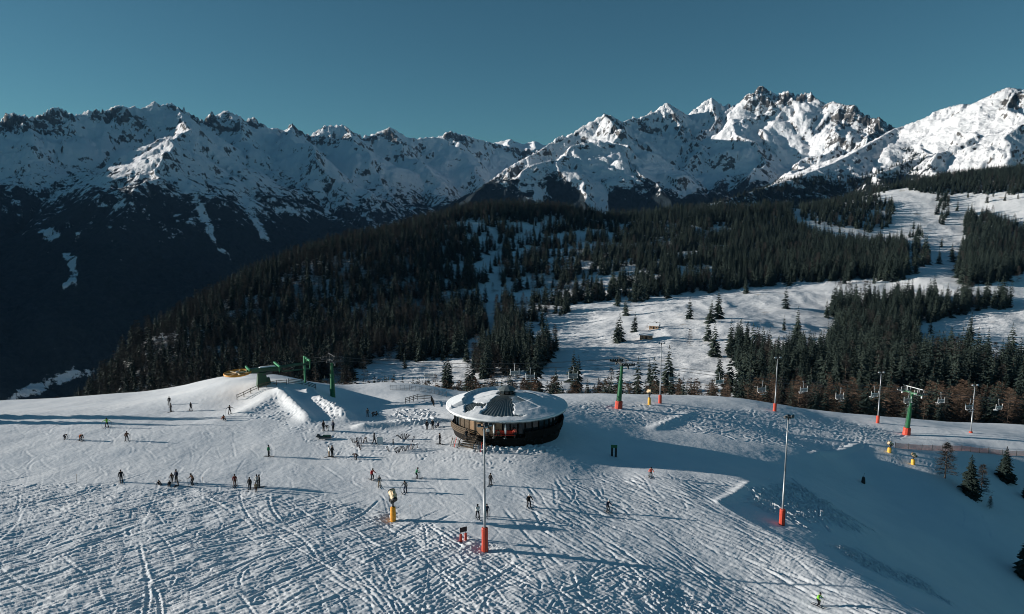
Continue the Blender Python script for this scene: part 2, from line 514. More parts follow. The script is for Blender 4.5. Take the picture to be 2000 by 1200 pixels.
M_SNOW = snow_material('snow')
piste = mesh_obj('piste', me, M_SNOW)
tag(piste, kind='structure', label='snow covered ski plateau with tracks and bumps', cat='snow')
# ================================================================ wooded hillside opposite
HILL_PX = [
    # skyline of the hill, left to right
    (185, 785, 480), (250, 712, 560), (330, 655, 640), (420, 598, 720), (500, 552, 790), (600, 518, 870), (700, 485, 950), (800, 450, 1030),
    (880, 424, 1110), (960, 418, 1180), (1100, 425, 1215), (1350, 420, 1240), (1530, 412, 1250), (1640, 396, 1290), (1750, 374, 1330), (1850, 356, 1370),
    (2000, 352, 1400), (2250, 340, 1430),
    # face
    (300, 760, 440), (450, 720, 470), (600, 710, 470), (730, 728, 415), (820, 720, 425), (900, 735, 395), (1000, 705, 440), (1100, 725, 400), (1200, 705, 430), (1300, 740, 375),
    (1420, 740, 370), (1040, 655, 540), (1150, 632, 590), (1250, 600, 615), (1400, 590, 620), (1300, 660, 500), (1420, 660, 490), (1500, 560, 705), (1650, 548, 700), (1900, 548, 650),
    (1300, 520, 800), (1000, 560, 740), (800, 598, 650), (650, 618, 620), (1000, 480, 960), (1200, 460, 1050), (1450, 455, 1030), (1750, 500, 850), (1850, 430, 1080),
    (2000, 450, 990), (2000, 560, 640), (2000, 620, 530), (1800, 650, 490), (1650, 620, 570), (1560, 690, 430), (2000, 720, 400), (1750, 750, 335), (2000, 790, 300), (1560, 760, 330),
    (2250, 620, 600), (2250, 790, 310), (1600, 470, 970), (500, 640, 600), (420, 680, 520),
    # hollow just behind the plateau crest
    (200, 860, 380), (500, 830, 330), (800, 830, 300), (1100, 830, 290), (1400, 830, 280), (1700, 850, 270), (2000, 870, 270), (2250, 880, 270),
]
HILL_PTS = [at(*p) for p in HILL_PX]
for px, py, Y in HILL_PX[:18]:
    x, y, z = at(px, py, Y)
    k = 0.62 if px < 900 else 0.3
    for d in (90, 220, 420):
        HILL_PTS.append((x - (d * 0.55 if px < 900 else 0), y + d, z - k * d))
hill_tps = TPS(HILL_PTS, smooth=0.0005)

def hill_h(X, Y):
    X = np.asarray(X, float); Y = np.asarray(Y, float)
    h = hill_tps(X, Y)
    return h + 5.0 * fbm(X / 150, Y / 150, 3) * sstep(330, 480, Y) + 1.2 * ridged(X / 38, Y / 38, 2)

hr = np.concatenate([np.arange(225, 420, 3.0), np.arange(420, 800, 4.5), np.arange(800, 1560, 7.5), np.arange(1560, 2000, 22)])
hp = np.arange(60, 2260, 4.4)
YY, PP = np.meshgrid(hr, hp, indexing='ij')
XX = (PP - 1000) / F * YY
ZZ = hill_h(XX, YY)
hpx, hpy = to_px(XX, YY, ZZ)

# open snow on the hill, traced against the photograph; everything else is wooded
MEADOWS = [
    [(1005, 655), (1040, 630), (1120, 610), (1240, 592), (1290, 578), (1370, 572), (1480, 562), (1560, 552), (1700, 548), (1800, 545), (1870, 530), (1880, 470), (1870, 420), (1890, 380),
     (1990, 375), (2100, 380), (2100, 470), (2010, 480), (1985, 440), (1930, 420), (1905, 450), (1870, 500), (1860, 560), (1930, 560), (1985, 540), (2100, 500), (2100, 620), (2000, 610),
     (1960, 590), (1880, 580), (1750, 590), (1640, 585), (1620, 600), (1640, 640), (1625, 670), (1600, 690), (1540, 680), (1510, 700), (1450, 680), (1420, 690), (1440, 735), (1420, 745),
     (1380, 750), (1250, 745), (1100, 745), (1055, 740), (1075, 705), (1090, 685), (1030, 672)],
    [(1540, 408), (1640, 392), (1760, 368), (1800, 362), (1830, 372), (1880, 372), (2100, 372), (2100, 400), (1960, 400), (1880, 420), (1840, 460), (1815, 520), (1780, 540), (1770, 500), (1800, 440), (1770, 470), (1690, 478), (1620, 465), (1560, 440)],
    [(675, 728), (720, 712), (800, 705), (880, 706), (910, 690), (930, 650), (945, 660), (938, 700), (920, 735), (880, 745), (700, 745)],
    [(950, 600), (965, 520), (975, 520), (972, 600), (965, 670), (948, 670)],
    [(1890, 665), (1960, 630), (2100, 610), (2100, 680), (1960, 690)],
    [(1780, 640), (1900, 610), (2000, 600), (2100, 600), (2100, 715), (1960, 725), (1880, 700), (1800, 690)],
    [(1765, 450), (1800, 420), (1880, 400), (1885, 470), (1880, 590), (1760, 585), (1775, 540)],
]
def open_mask(px, py, jit):
    m = np.zeros(np.shape(px), bool)
    for p in MEADOWS:
        m |= inpoly(px + jit[0], py + jit[1], p)
    return m
jx = 9 * fbm(XX / 30, YY / 30, 2); jy = 5 * fbm(XX / 24 + 40, YY / 24, 2)
om = open_mask(hpx, hpy, (jx, jy)).astype(float)
me = grid_mesh('hillside', np.stack([XX.ravel(), YY.ravel(), ZZ.ravel()], 1), *XX.shape)
vattr(me, 'open', om)
m, nt, b = new_mat('hillside_snow')
geo = N(nt, 'NewGeometry')
a1 = N(nt, 'Attribute', attribute_name='open')
n1 = N(nt, 'TexNoise'); n1.inputs['Scale'].default_value = 0.05; n1.inputs['Detail'].default_value = 7; n1.inputs['Roughness'].default_value = 0.65
nt.links.new(geo.outputs['Position'], n1.inputs['Vector'])
grass = N(nt, 'ValToRGB'); grass.color_ramp.elements[0].position = 0.60; grass.color_ramp.elements[0].color = (0, 0, 0, 1)
grass.color_ramp.elements[1].position = 0.72; grass.color_ramp.elements[1].color = (0.75, 0.75, 0.75, 1)
nt.links.new(n1.outputs[0], grass.inputs[0])
mx = N(nt, 'Mix', data_type='RGBA'); mx.inputs[6].default_value = (0.80, 0.82, 0.84, 1); mx.inputs[7].default_value = (0.26, 0.21, 0.16, 1)
nt.links.new(grass.outputs[0], mx.inputs[0])
nt.links.new(mx.outputs[2], b.inputs['Base Color'])
b.inputs['Roughness'].default_value = 0.85
b.inputs['Specular IOR Level'].default_value = 0.1
n2 = N(nt, 'TexNoise'); n2.inputs['Scale'].default_value = 0.16; n2.inputs['Detail'].default_value = 6; n2.inputs['Roughness'].default_value = 0.6
mp = N(nt, 'Mapping'); mp.inputs['Rotation'].default_value = (0, 0, 0.6); mp.inputs['Scale'].default_value = (1, 2.2, 1)
nt.links.new(geo.outputs['Position'], mp.inputs['Vector']); nt.links.new(mp.outputs[0], n2.inputs['Vector'])
bp = N(nt, 'Bump'); bp.inputs['Strength'].default_value = 0.9; bp.inputs['Distance'].default_value = 1.3
nt.links.new(n2.outputs[0], bp.inputs['Height']); nt.links.new(bp.outputs[0], b.inputs['Normal'])
hillside = mesh_obj('hillside', me, m)
tag(hillside, 'snowy hillside with meadows rising beyond the plateau', 'hillside', kind='structure')

# ================================================================ mountain ranges from ridge lines
def seg_field(X, Y, ridges):
    """for every ground point: highest tent over all ridge segments, with distance and arc length of the winner"""
    best = np.full(X.shape, -1e9); bd = np.full(X.shape, 1e9); bs = np.zeros(X.shape)
    for ri, (pts, s0, s1, LL) in enumerate(ridges):
        arc = ri * 977.0
        for (x0, y0, z0), (x1, y1, z1) in zip(pts[:-1], pts[1:]):
            vx, vy = x1 - x0, y1 - y0
            L2 = vx * vx + vy * vy; L = math.sqrt(L2)
            t = np.clip(((X - x0) * vx + (Y - y0) * vy) / L2, 0, 1)
            d = np.hypot(X - x0 - t * vx, Y - y0 - t * vy)
            h = z0 + t * (z1 - z0) - (s1 * d + (s0 - s1) * LL * (1 - np.exp(-d / LL)))
            w = h > best
            best = np.where(w, h, best); bd = np.where(w, d, bd); bs = np.where(w, arc + t * L, bs)
            arc += L
    return best, bd, bs

def mountain(name, ridges_px, pxr, Yr, gully, amp, seed, crag):
    ridges = [([at(*p) for p in pts], s0, s1, LL) for pts, s0, s1, LL in ridges_px]
    P, Yv = np.meshgrid(np.arange(pxr[0], pxr[1], pxr[2]), np.geomspace(Yr[0], Yr[1], Yr[2]))
    X = (P - 1000) / F * Yv; Y = Yv
    h0, d0, s_0 = seg_field(X, Y, ridges)
    _, dc, _ = seg_field(X, Y, ridges[:1])
    near_crest = np.clip(dc / 420, 0, 1)
    wx = near_crest * 110 * fbm(X / 480 + seed, Y / 480, 3); wy = near_crest * 110 * fbm(X / 480 + 50, Y / 480 + seed, 3)
    h, d, s = seg_field(X + wx, Y + wy, ridges)
    k = np.clip(d / 260, 0, 1)
    g = ridged(s / gully + 0.25 * fbm(X / 300, Y / 300, 2), d / (gully * 5.5) + seed, 3)
    h = h + k * amp * 0.55 * g + k * amp * 0.6 * ridged(X / 620 + seed, Y / 620, 5, 0.52)
    h += np.clip(d / 60, 0.12, 1) * 9 * ridged(X / 95, Y / 95 + seed, 3, 0.55)
    h += np.clip(1 - d / 170, 0, 1) * 16 * (ridged(X / 70 + 3, Y / 70, 3, 0.6) - 0.35) * np.clip(d / 18, 0.15, 1)
    cz = np.clip(1 - dc / (420 * crag + 1), 0, 1) * sstep(-0.25, 0.35, fbm(X / 330 + 2 * seed, Y / 330, 3)) * np.clip(dc / 25, 0.1, 1)
    h += crag * cz * 62 * (ridged(X / 150 + seed, Y / 150, 4, 0.6) - 0.3)
    return X, Y, h, d, s, cz

def finish_mountain(name, X, Y, h, forest, rock, label):
    me = grid_mesh(name, np.stack([X.ravel(), Y.ravel(), h.ravel()], 1), *X.shape)
    vattr(me, 'forest', forest); vattr(me, 'rock', rock)
    o = mesh_obj(name, me, M_MOUNT)
    tag(o, label, 'mountain', kind='structure')
    return o

def soften(a, n=2):
    for _ in range(n):
        p = np.pad(a, 1, mode='edge')
        a = (p[:-2, 1:-1] + p[2:, 1:-1] + p[1:-1, :-2] + p[1:-1, 2:] + 2 * p[1:-1, 1:-1]) / 6
    return a

def steepness(X, Y, h):
    # gradients on the fan grid
    e1 = np.stack(np.gradient(X, axis=0) , 0); e2 = np.gradient(Y, axis=0); e3 = np.gradient(h, axis=0)
    f1 = np.gradient(X, axis=1); f2 = np.gradient(Y, axis=1); f3 = np.gradient(h, axis=1)
    nx = e2 * f3 - e3 * f2; ny = e3 * f1 - e1 * f3; nz = e1 * f2 - e2 * f1
    return np.hypot(nx, ny) / (np.abs(nz) + 1e-6)

# one material for all the ranges: snow, bare rock, far woods, told apart by where they grow
m, nt, b = new_mat('mountain_surface'); M_MOUNT = m
geo = N(nt, 'NewGeometry')
af = N(nt, 'Attribute', attribute_name='forest'); ar = N(nt, 'Attribute', attribute_name='rock')
def noise(scale, detail=6, rough=0.6, mapping=None):
    n = N(nt, 'TexNoise'); n.inputs['Scale'].default_value = scale; n.inputs['Detail'].default_value = detail; n.inputs['Roughness'].default_value = rough
    if mapping:
        mp = N(nt, 'Mapping'); mp.inputs['Scale'].default_value = mapping
        nt.links.new(geo.outputs['Position'], mp.inputs['Vector']); nt.links.new(mp.outputs[0], n.inputs['Vector'])
    else:
        nt.links.new(geo.outputs['Position'], n.inputs['Vector'])
    return n
def mathn(op, a, bb, clamp=False):
    n = N(nt, 'Math', operation=op); n.use_clamp = clamp
    for i, v in enumerate((a, bb)):
        if isinstance(v, (int, float)): n.inputs[i].default_value = v
        else: nt.links.new(v, n.inputs[i])
    return n.outputs[0]
def thresh(v, lo, hi):
    n = N(nt, 'MapRange', interpolation_type='SMOOTHSTEP'); n.inputs[1].default_value = lo; n.inputs[2].default_value = hi
    nt.links.new(v, n.inputs[0]); return n.outputs[0]
rn = noise(0.018, 10, 0.74)
rv = mathn('ADD', ar.outputs['Fac'], mathn('MULTIPLY', mathn('SUBTRACT', rn.outputs[0], 0.5), 1.9))
rock_f = thresh(rv, 0.50, 0.58)
fn = noise(0.022, 8, 0.72)
fv = mathn('ADD', af.outputs['Fac'], mathn('MULTIPLY', mathn('SUBTRACT', fn.outputs[0], 0.5), 2.2))
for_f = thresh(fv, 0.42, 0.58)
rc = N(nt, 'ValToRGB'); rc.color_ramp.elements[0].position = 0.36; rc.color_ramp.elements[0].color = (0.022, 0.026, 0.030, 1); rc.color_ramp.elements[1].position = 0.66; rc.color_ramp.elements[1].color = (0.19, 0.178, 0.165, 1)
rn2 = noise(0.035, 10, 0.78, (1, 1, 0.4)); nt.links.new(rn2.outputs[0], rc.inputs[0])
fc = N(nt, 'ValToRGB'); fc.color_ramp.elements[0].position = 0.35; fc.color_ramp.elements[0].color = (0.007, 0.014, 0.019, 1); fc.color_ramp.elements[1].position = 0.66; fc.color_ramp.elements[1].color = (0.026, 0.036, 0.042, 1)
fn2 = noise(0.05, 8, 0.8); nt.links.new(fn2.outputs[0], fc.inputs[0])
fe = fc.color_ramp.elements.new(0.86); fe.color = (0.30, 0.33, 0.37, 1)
m1 = N(nt, 'Mix', data_type='RGBA'); m1.inputs[6].default_value = (0.80, 0.82, 0.85, 1)
nt.links.new(rock_f, m1.inputs[0]); nt.links.new(rc.outputs[0], m1.inputs[7])
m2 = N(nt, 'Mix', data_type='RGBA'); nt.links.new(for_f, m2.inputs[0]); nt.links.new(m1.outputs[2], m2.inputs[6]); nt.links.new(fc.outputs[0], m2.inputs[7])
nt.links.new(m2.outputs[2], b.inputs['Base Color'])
b.inputs['Roughness'].default_value = 0.9; b.inputs['Specular IOR Level'].default_value = 0.05
bn = noise(0.03, 8, 0.62)
bp = N(nt, 'Bump'); bp.inputs['Strength'].default_value = 1.0; bp.inputs['Distance'].default_value = 18.0
nt.links.new(bn.outputs[0], bp.inputs['Height']); nt.links.new(bp.outputs[0], b.inputs['Normal'])

# ---- left massif and the long back ridge
A_CREST = [(-760, 200, 3300), (-600, 205, 3400), (-420, 208, 3550), (-250, 214, 3750), (-150, 218, 3850), (-60, 220, 3930), (0, 230, 4000), (14, 222, 4042), (30, 219, 4090), (45, 225, 4136), (60, 229, 4181), (78, 222, 4236), (95, 212, 4287), (110, 209, 4333), (125, 212, 4378), (142, 222, 4430), (165, 222, 4500), (174, 213, 4527), (180, 217, 4545), (188, 210, 4569), (196, 216, 4593), (210, 212, 4636), (230, 204, 4696), (245, 207, 4742), (252, 213, 4763), (262, 206, 4793), (272, 212, 4824), (288, 206, 4872), (301, 197, 4912), (312, 205, 4945), (322, 203, 4975), (334, 199, 5013), (345, 209, 5052), (360, 217, 5104), (380, 224, 5173), (402, 236, 5250), (408, 233, 5271), (415, 219, 5295), (422, 231, 5320), (430, 221, 5347), (442, 214, 5389), (456, 220, 5438), (468, 224, 5480), (478, 237, 5514), (484, 230, 5535), (496, 228, 5577), (508, 238, 5619), (522, 250, 5667), (540, 249, 5730), (556, 254, 5786), (570, 243, 5826), (585, 254, 5866), (606, 262, 5922), (620, 254, 5959), (632, 244, 5991), (650, 244, 6039), (668, 243, 6086), (680, 250, 6118), (696, 262, 6161), (720, 262, 6225), (738, 260, 6272), (760, 247, 6331), (778, 256, 6379), (794, 268, 6421), (815, 269, 6477), (840, 267, 6543), (855, 266, 6583), (866, 260, 6612), (878, 255, 6644), (895, 260, 6721), (915, 265, 6817), (940, 273, 6937), (965, 279, 7057), (990, 284, 7177), (1040, 292, 7416), (1120, 300, 7800)]  # leftmost points lie out of view, added so the crest shades the massif
A_SPURS = [
    ([(345, 209, 5030), (352, 235, 4500), (361, 254, 4100), (335, 268, 3800), (300, 298, 3450), (268, 328, 3250), (262, 365, 3050), (235, 400, 2850), (200, 432, 2700), (185, 520, 2500), (170, 640, 2300)], 0.72, 0.55, 300),
    ([(361, 254, 4100), (420, 335, 3850), (470, 405, 3600), (540, 510, 3250)], 0.6, 0.55, 300),
    ([(30, 219, 4090), (60, 290, 3850), (100, 380, 3520), (150, 480, 3180), (190, 600, 2800)], 0.66, 0.56, 300),
    ([(-150, 218, 3850), (-90, 310, 3500), (-30, 430, 3050), (40, 560, 2650)], 0.66, 0.56, 300),
    ([(442, 214, 5390), (505, 285, 4980), (545, 325, 4750), (600, 400, 4250), (640, 480, 3800)], 0.75, 0.55, 250),
    ([(570, 243, 5830), (570, 262, 5400), (580, 284, 5000), (628, 318, 4750), (680, 400, 4300), (720, 470, 3950)], 0.9, 0.56, 200),
    ([(668, 243, 6090), (700, 272, 5750), (715, 305, 5500), (760, 370, 5050), (800, 440, 4550)], 0.85, 0.56, 220),
    ([(760, 247, 6330), (820, 320, 5800), (870, 390, 5200)], 0.72, 0.56, 250),
    ([(878, 255, 6650), (930, 320, 6100), (965, 390, 5400)], 0.72, 0.56, 250),
    ([(-420, 208, 3550), (-450, 245, 3000), (-500, 290, 2500), (-600, 340, 2050)], 0.6, 0.55, 300),  # unseen foothill left of the view, added to shade the lower slopes
]
X, Y, h, d, s, cz = mountain('left', [(A_CREST, 0.95, 0.58, 260)] + A_SPURS, (-760, 1130, 2.6), (1700, 8700, 330), 230.0, 52, 3.0, 1.0)
h = np.maximum(h, -760 + 60 * fbm(X / 500, Y / 500, 3) + np.clip((2600 - Y) * 0.05, 0, 80))     # valley floor
fpx, fpy = to_px(X, Y, h)
st = steepness(X, Y, h)
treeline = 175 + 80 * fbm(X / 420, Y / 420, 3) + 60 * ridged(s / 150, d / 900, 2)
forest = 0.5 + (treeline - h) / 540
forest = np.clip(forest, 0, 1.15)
CHUTES = [[(372, 385), (392, 385), (410, 430), (425, 480), (455, 500), (458, 515), (425, 490), (400, 450)], [(455, 370), (480, 370), (505, 425), (530, 470), (520, 478), (485, 425)],
          [(690, 405), (705, 410), (745, 445), (735, 450)], [(120, 495), (150, 495), (155, 560), (118, 568), (135, 530)], [(68, 448), (110, 448), (125, 462), (90, 475)],
          [(0, 780), (40, 760), (85, 735), (140, 722), (190, 718), (180, 735), (120, 752), (90, 765), (20, 795)], [(150, 448), (165, 450), (150, 470), (135, 465)], [(110, 780), (130, 770), (160, 782), (120, 790)]]
cj = 6 * fbm(X / 60, Y / 60, 3)
for c in CHUTES:
    forest[inpoly(fpx + cj, fpy + cj, c)] = 0.36
rock = 0.42 * cz + np.clip((st - 0.66) * 0.7, 0, 0.7) + 0.25 * np.clip(1 - d / 240, 0, 1) * (0.5 + ridged(X / 200 + 5, Y / 200, 2)) + 0.22 * np.clip((h - 500) / 400, -0.5, 1) * ridged(X / 240, Y / 240, 2)
rock = np.clip(rock, 0, 0.60) + 0.05 * cz
forest = soften(forest - 0.30 * ridged(s / 55.0, d / 520.0, 2) * sstep(0.25, 0.6, forest) * (1 - sstep(0.85, 1.15, forest)))
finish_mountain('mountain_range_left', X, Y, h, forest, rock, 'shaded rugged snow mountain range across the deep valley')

# ---- bottom of the valley, under everything
VM, nt, b = new_mat('valley_ground')
geo = N(nt, 'NewGeometry')
vn = N(nt, 'TexNoise'); vn.inputs['Scale'].default_value = 0.004; vn.inputs['Detail'].default_value = 8
nt.links.new(geo.outputs['Position'], vn.inputs['Vector'])
vr = N(nt, 'ValToRGB'); vr.color_ramp.elements[0].position = 0.52; vr.color_ramp.elements[0].color = (0.014, 0.022, 0.024, 1); vr.color_ramp.elements[1].position = 0.6; vr.color_ramp.elements[1].color = (0.6, 0.63, 0.66, 1)
nt.links.new(vn.outputs[0], vr.inputs[0]); nt.links.new(vr.outputs[0], b.inputs['Base Color']); b.inputs['Roughness'].default_value = 0.9
gx, gy = np.meshgrid(np.linspace(-6100, 6700, 60), np.linspace(-1100, 10900, 60))
gz = -862 + 14 * fbm(gx / 900, gy / 900, 3)
me = grid_mesh('valley_ground', np.stack([gx.ravel(), gy.ravel(), gz.ravel()], 1), 60, 60)
tag(mesh_obj('valley_ground', me, VM), 'dark valley bottom far below the ski area', 'ground', kind='structure')

# ---- far little peaks in the gap
D_CREST = [(900, 330, 9500), (955, 280, 9500), (985, 273, 9500), (998, 270, 9500), (1010, 276, 9500), (1022, 280, 9500), (1034, 277, 9500), (1046, 274, 9500), (1056, 280, 9500), (1066, 290, 9500), (1110, 300, 9500), (1200, 340, 9500)]
X, Y, h, d, s, cz = mountain('far', [(D_CREST, 0.8, 0.5, 300), ([(998, 270, 9500), (985, 300, 8800), (960, 340, 8200)], 0.7, 0.5, 300), ([(1046, 274, 9500), (1035, 305, 8800), (1020, 345, 8200)], 0.7, 0.5, 300)],
                         (860, 1260, 2.6), (7800, 10500, 70), 260.0, 70, 9.0, 0.4)
st = steepness(X, Y, h)
finish_mountain('mountain_range_far', X, Y, h, np.zeros_like(h), np.clip((st - 0.6) * 0.8, 0, 0.8) + 0.15 * np.clip(1 - d / 200, 0, 1), 'small distant snowy peaks in the gap between the ranges')

# ---- big sunlit massif right of centre
B_CREST = [(820, 430, 4100), (880, 395, 4150), (940, 365, 4200), (985, 330, 4300), (1030, 305, 4400), (1060, 290, 4500), (1078, 276, 4600), (1098, 262, 4650), (1104, 266, 4660), (1120, 257, 4700), (1140, 244, 4750), (1160, 233, 4780), (1181, 222, 4800), (1192, 224, 4894), (1205, 233, 5005), (1216, 238, 5100), (1232, 231, 5176), (1250, 229, 5261), (1268, 222, 5347), (1290, 212, 5452), (1294, 205, 5471), (1302, 199, 5503), (1316, 208, 5526), (1328, 215, 5546), (1336, 224, 5560), (1346, 222, 5576), (1358, 212, 5596), (1372, 200, 5620), (1390, 190, 5650), (1404, 200, 5636), (1414, 211, 5626), (1424, 197, 5616), (1432, 202, 5608), (1442, 205, 5598), (1448, 192, 5592), (1466, 180, 5574), (1479, 169, 5561), (1488, 167, 5552), (1500, 174, 5525), (1516, 184, 5485), (1526, 180, 5460), (1538, 177, 5430), (1556, 183, 5385), (1571, 178, 5345), (1584, 184, 5290), (1600, 195, 5221), (1608, 207, 5187), (1616, 200, 5152), (1628, 197, 5101), (1640, 201, 5050), (1652, 204, 4998), (1668, 203, 4930), (1680, 214, 4878), (1692, 228, 4827), (1704, 230, 4775), (1718, 228, 4715), (1730, 236, 4664), (1742, 246, 4612), (1760, 262, 4570), (1800, 300, 4493), (1900, 330, 4300)]
B_SPURS = [
    ([(1181, 222, 4800), (1202, 250, 4550), (1200, 275, 4350), (1222, 288, 4200), (1240, 318, 3950), (1268, 352, 3650), (1300, 395, 3300), (1330, 450, 2900)], 0.85, 0.6, 220),
    ([(1222, 288, 4200), (1180, 274, 4150), (1130, 284, 4050), (1090, 312, 3850), (1060, 320, 3750), (1020, 340, 3600), (985, 358, 3500), (930, 392, 3300), (860, 440, 3050)], 0.7, 0.58, 250),
    ([(1090, 312, 3850), (1110, 345, 3550), (1140, 380, 3300), (1160, 430, 3000)], 0.7, 0.6, 250),
    ([(1390, 190, 5650), (1385, 232, 5350), (1392, 250, 5200), (1378, 268, 5050), (1425, 300, 4750), (1440, 335, 4450), (1400, 370, 4000), (1360, 410, 3500)], 0.9, 0.55, 200),
    ([(1538, 177, 5430), (1500, 215, 5200), (1450, 240, 5000), (1460, 270, 4750), (1500, 300, 4500), (1480, 335, 4200), (1500, 362, 3900)], 0.8, 0.55, 220),
    ([(1640, 201, 5050), (1630, 240, 4800), (1620, 285, 4550), (1590, 305, 4350), (1560, 330, 4050), (1540, 360, 3700)], 0.9, 0.58, 200),
    ([(1718, 228, 4715), (1700, 262, 4500), (1660, 300, 4150), (1600, 350, 3700)], 0.9, 0.6, 200),
    ([(1302, 199, 5500), (1330, 250, 5150), (1350, 290, 4800), (1345, 340, 4350), (1330, 390, 3800)], 0.85, 0.55, 220),
]
X, Y, h, d, s, cz = mountain('B', [(B_CREST, 1.0, 0.58, 240)] + B_SPURS, (790, 1960, 2.2), (2500, 7400, 270), 210.0, 66, 6.0, 1.0)
fpx, fpy = to_px(X, Y, h)
st = steepness(X, Y, h)
treeline = 215 + 80 * fbm(X / 380, Y / 380, 3) + 70 * ridged(s / 140, d / 800, 2)
forest = np.clip(0.5 + (treeline - h) / 240, 0, 1.15)
for c in [[(1075, 318), (1110, 325), (1150, 350), (1185, 360), (1190, 420), (1160, 420), (1130, 370)], [(1040, 375), (1060, 365), (1062, 395), (1045, 400)], [(1330, 350), (1370, 350), (1340, 385), (1325, 380)]]:
    cj = 5 * fbm(X / 60, Y / 60, 3)
    forest[inpoly(fpx + cj, fpy + cj, c)] = 0.12
rock = 0.36 * cz + np.clip((st - 0.70) * 0.7, 0, 0.75) + 0.20 * np.clip(1 - d / 160, 0, 1) + 0.25 * np.clip((fpx - 1560) / 120, 0, 1) * np.clip((h - 350) / 200, 0, 1)
rock = np.clip(rock, 0, 0.60) + 0.05 * cz
forest = soften(forest - 0.30 * ridged(s / 55.0, d / 520.0, 2) * sstep(0.25, 0.6, forest) * (1 - sstep(0.85, 1.15, forest)))
finish_mountain('mountain_range_center', X, Y, h, forest, rock, 'high rocky snow massif in sunlight right of centre')

# ---- broad white mountain on the right with woods at its foot
C_CREST = [(1150, 470, 1750), (1250, 445, 1900), (1340, 412, 2050), (1400, 394, 2200), (1480, 370, 2400), (1560, 345, 2600), (1640, 312, 2850), (1700, 280, 3100), (1745, 252, 3350), (1765, 245, 3400), (1800, 232, 3350), (1830, 216, 3300), (1860, 206, 3250), (1882, 202, 3200),
           (1904, 203, 3150), (1908, 198, 3140), (1925, 190, 3100), (1945, 180, 3060), (1970, 170, 3000), (1985, 172, 2980), (2000, 174, 2960), (2060, 160, 2900), (2200, 140, 2800), (2400, 150, 2700)]
C_SPURS = [
    ([(1882, 202, 3200), (1865, 240, 2950), (1850, 280, 2700), (1830, 330, 2400), (1790, 365, 2150)], 0.6, 0.5, 300),
    ([(1800, 232, 3350), (1790, 262, 3100), (1770, 300, 2800), (1740, 345, 2450), (1690, 380, 2100), (1600, 420, 1800)], 0.6, 0.5, 300),
    ([(1985, 172, 2980), (1975, 230, 2700), (1960, 290, 2400), (1950, 340, 2100), (1940, 380, 1850)], 0.55, 0.48, 300),
    ([(2200, 140, 2800), (2180, 240, 2400), (2150, 330, 2000)], 0.55, 0.48, 300),
]
X, Y, h, d, s, cz = mountain('C', [(C_CREST, 0.62, 0.5, 300)] + C_SPURS, (1120, 2420, 2.8), (1600, 4400, 230), 190.0, 17, 12.0, 0.15)
fpx, fpy = to_px(X, Y, h)
st = steepness(X, Y, h)
tl = np.interp(fpx, [1100, 1340, 1480, 1560, 1640, 1720, 1770, 1850, 1900, 2000], [420, 398, 358, 346, 340, 336, 325, 345, 356, 352])
forest = np.clip(0.5 + (fpy - tl) / 26 + 0.35 * fbm(X / 120, Y / 120, 3), 0, 1.1)
WOOD = [(1745, 300), (1770, 285), (1800, 300), (1830, 330), (1830, 360), (1740, 360)]
forest = np.maximum(forest, 0.62 * inpoly(fpx + 8 * fbm(X / 80, Y / 80, 2), fpy, WOOD) + 0.25 * fbm(X / 60, Y / 60, 2))
rock = np.clip((st - 0.62) * 0.7, 0, 0.6) + 0.16 * ridged(X / 120, Y / 160, 3) + 0.34 * ((fpx > 1935) & (fpy < 215))
CX, CY, CH, CFOR = X, Y, h, forest.copy()
forest = np.clip(forest, 0, 1.1) * 0.55
finish_mountain('mountain_right', X, Y, h, forest, rock, 'broad white mountain slope rising at the right edge')
# ================================================================ trees
def foliage_mat(name, c0, c1, rough=0.8, snow=0.0):
    m, nt, b = new_mat(name)
    oi = N(nt, 'ObjectInfo'); geo = N(nt, 'NewGeometry'); tc = N(nt, 'TexCoord')
    nz = N(nt, 'TexNoise'); nz.inputs['Scale'].default_value = 7.0; nz.inputs['Detail'].default_value = 3
    nt.links.new(tc.outputs['Object'], nz.inputs['Vector'])
    ad = N(nt, 'Math', operation='ADD'); nt.links.new(nz.outputs[0], ad.inputs[0])
    ml = N(nt, 'Math', operation='MULTIPLY_ADD'); nt.links.new(oi.outputs['Random'], ml.inputs[0]); ml.inputs[1].default_value = 0.7; ml.inputs[2].default_value = -0.35
    nt.links.new(ml.outputs[0], ad.inputs[1])
    mx = N(nt, 'Mix', data_type='RGBA'); mx.inputs[6].default_value = (*c0, 1); mx.inputs[7].default_value = (*c1, 1)
    nt.links.new(ad.outputs[0], mx.inputs[0])
    nt.links.new(mx.outputs[2], b.inputs['Base Color'])
    b.inputs['Roughness'].default_value = rough
    b.inputs['Specular IOR Level'].default_value = 0.1
    return m
M_SPRUCE = foliage_mat('spruce_needles', (0.010, 0.019, 0.018), (0.046, 0.062, 0.050))
M_LARCH = foliage_mat('larch_twigs', (0.030, 0.031, 0.032), (0.078, 0.070, 0.062))
M_LARCHB = foliage_mat('brown_larch_twigs', (0.055, 0.040, 0.032), (0.165, 0.112, 0.08))
M_BARK = simple_mat('bark', (0.09, 0.07, 0.055), 0.9, var=0.3, scale=6)

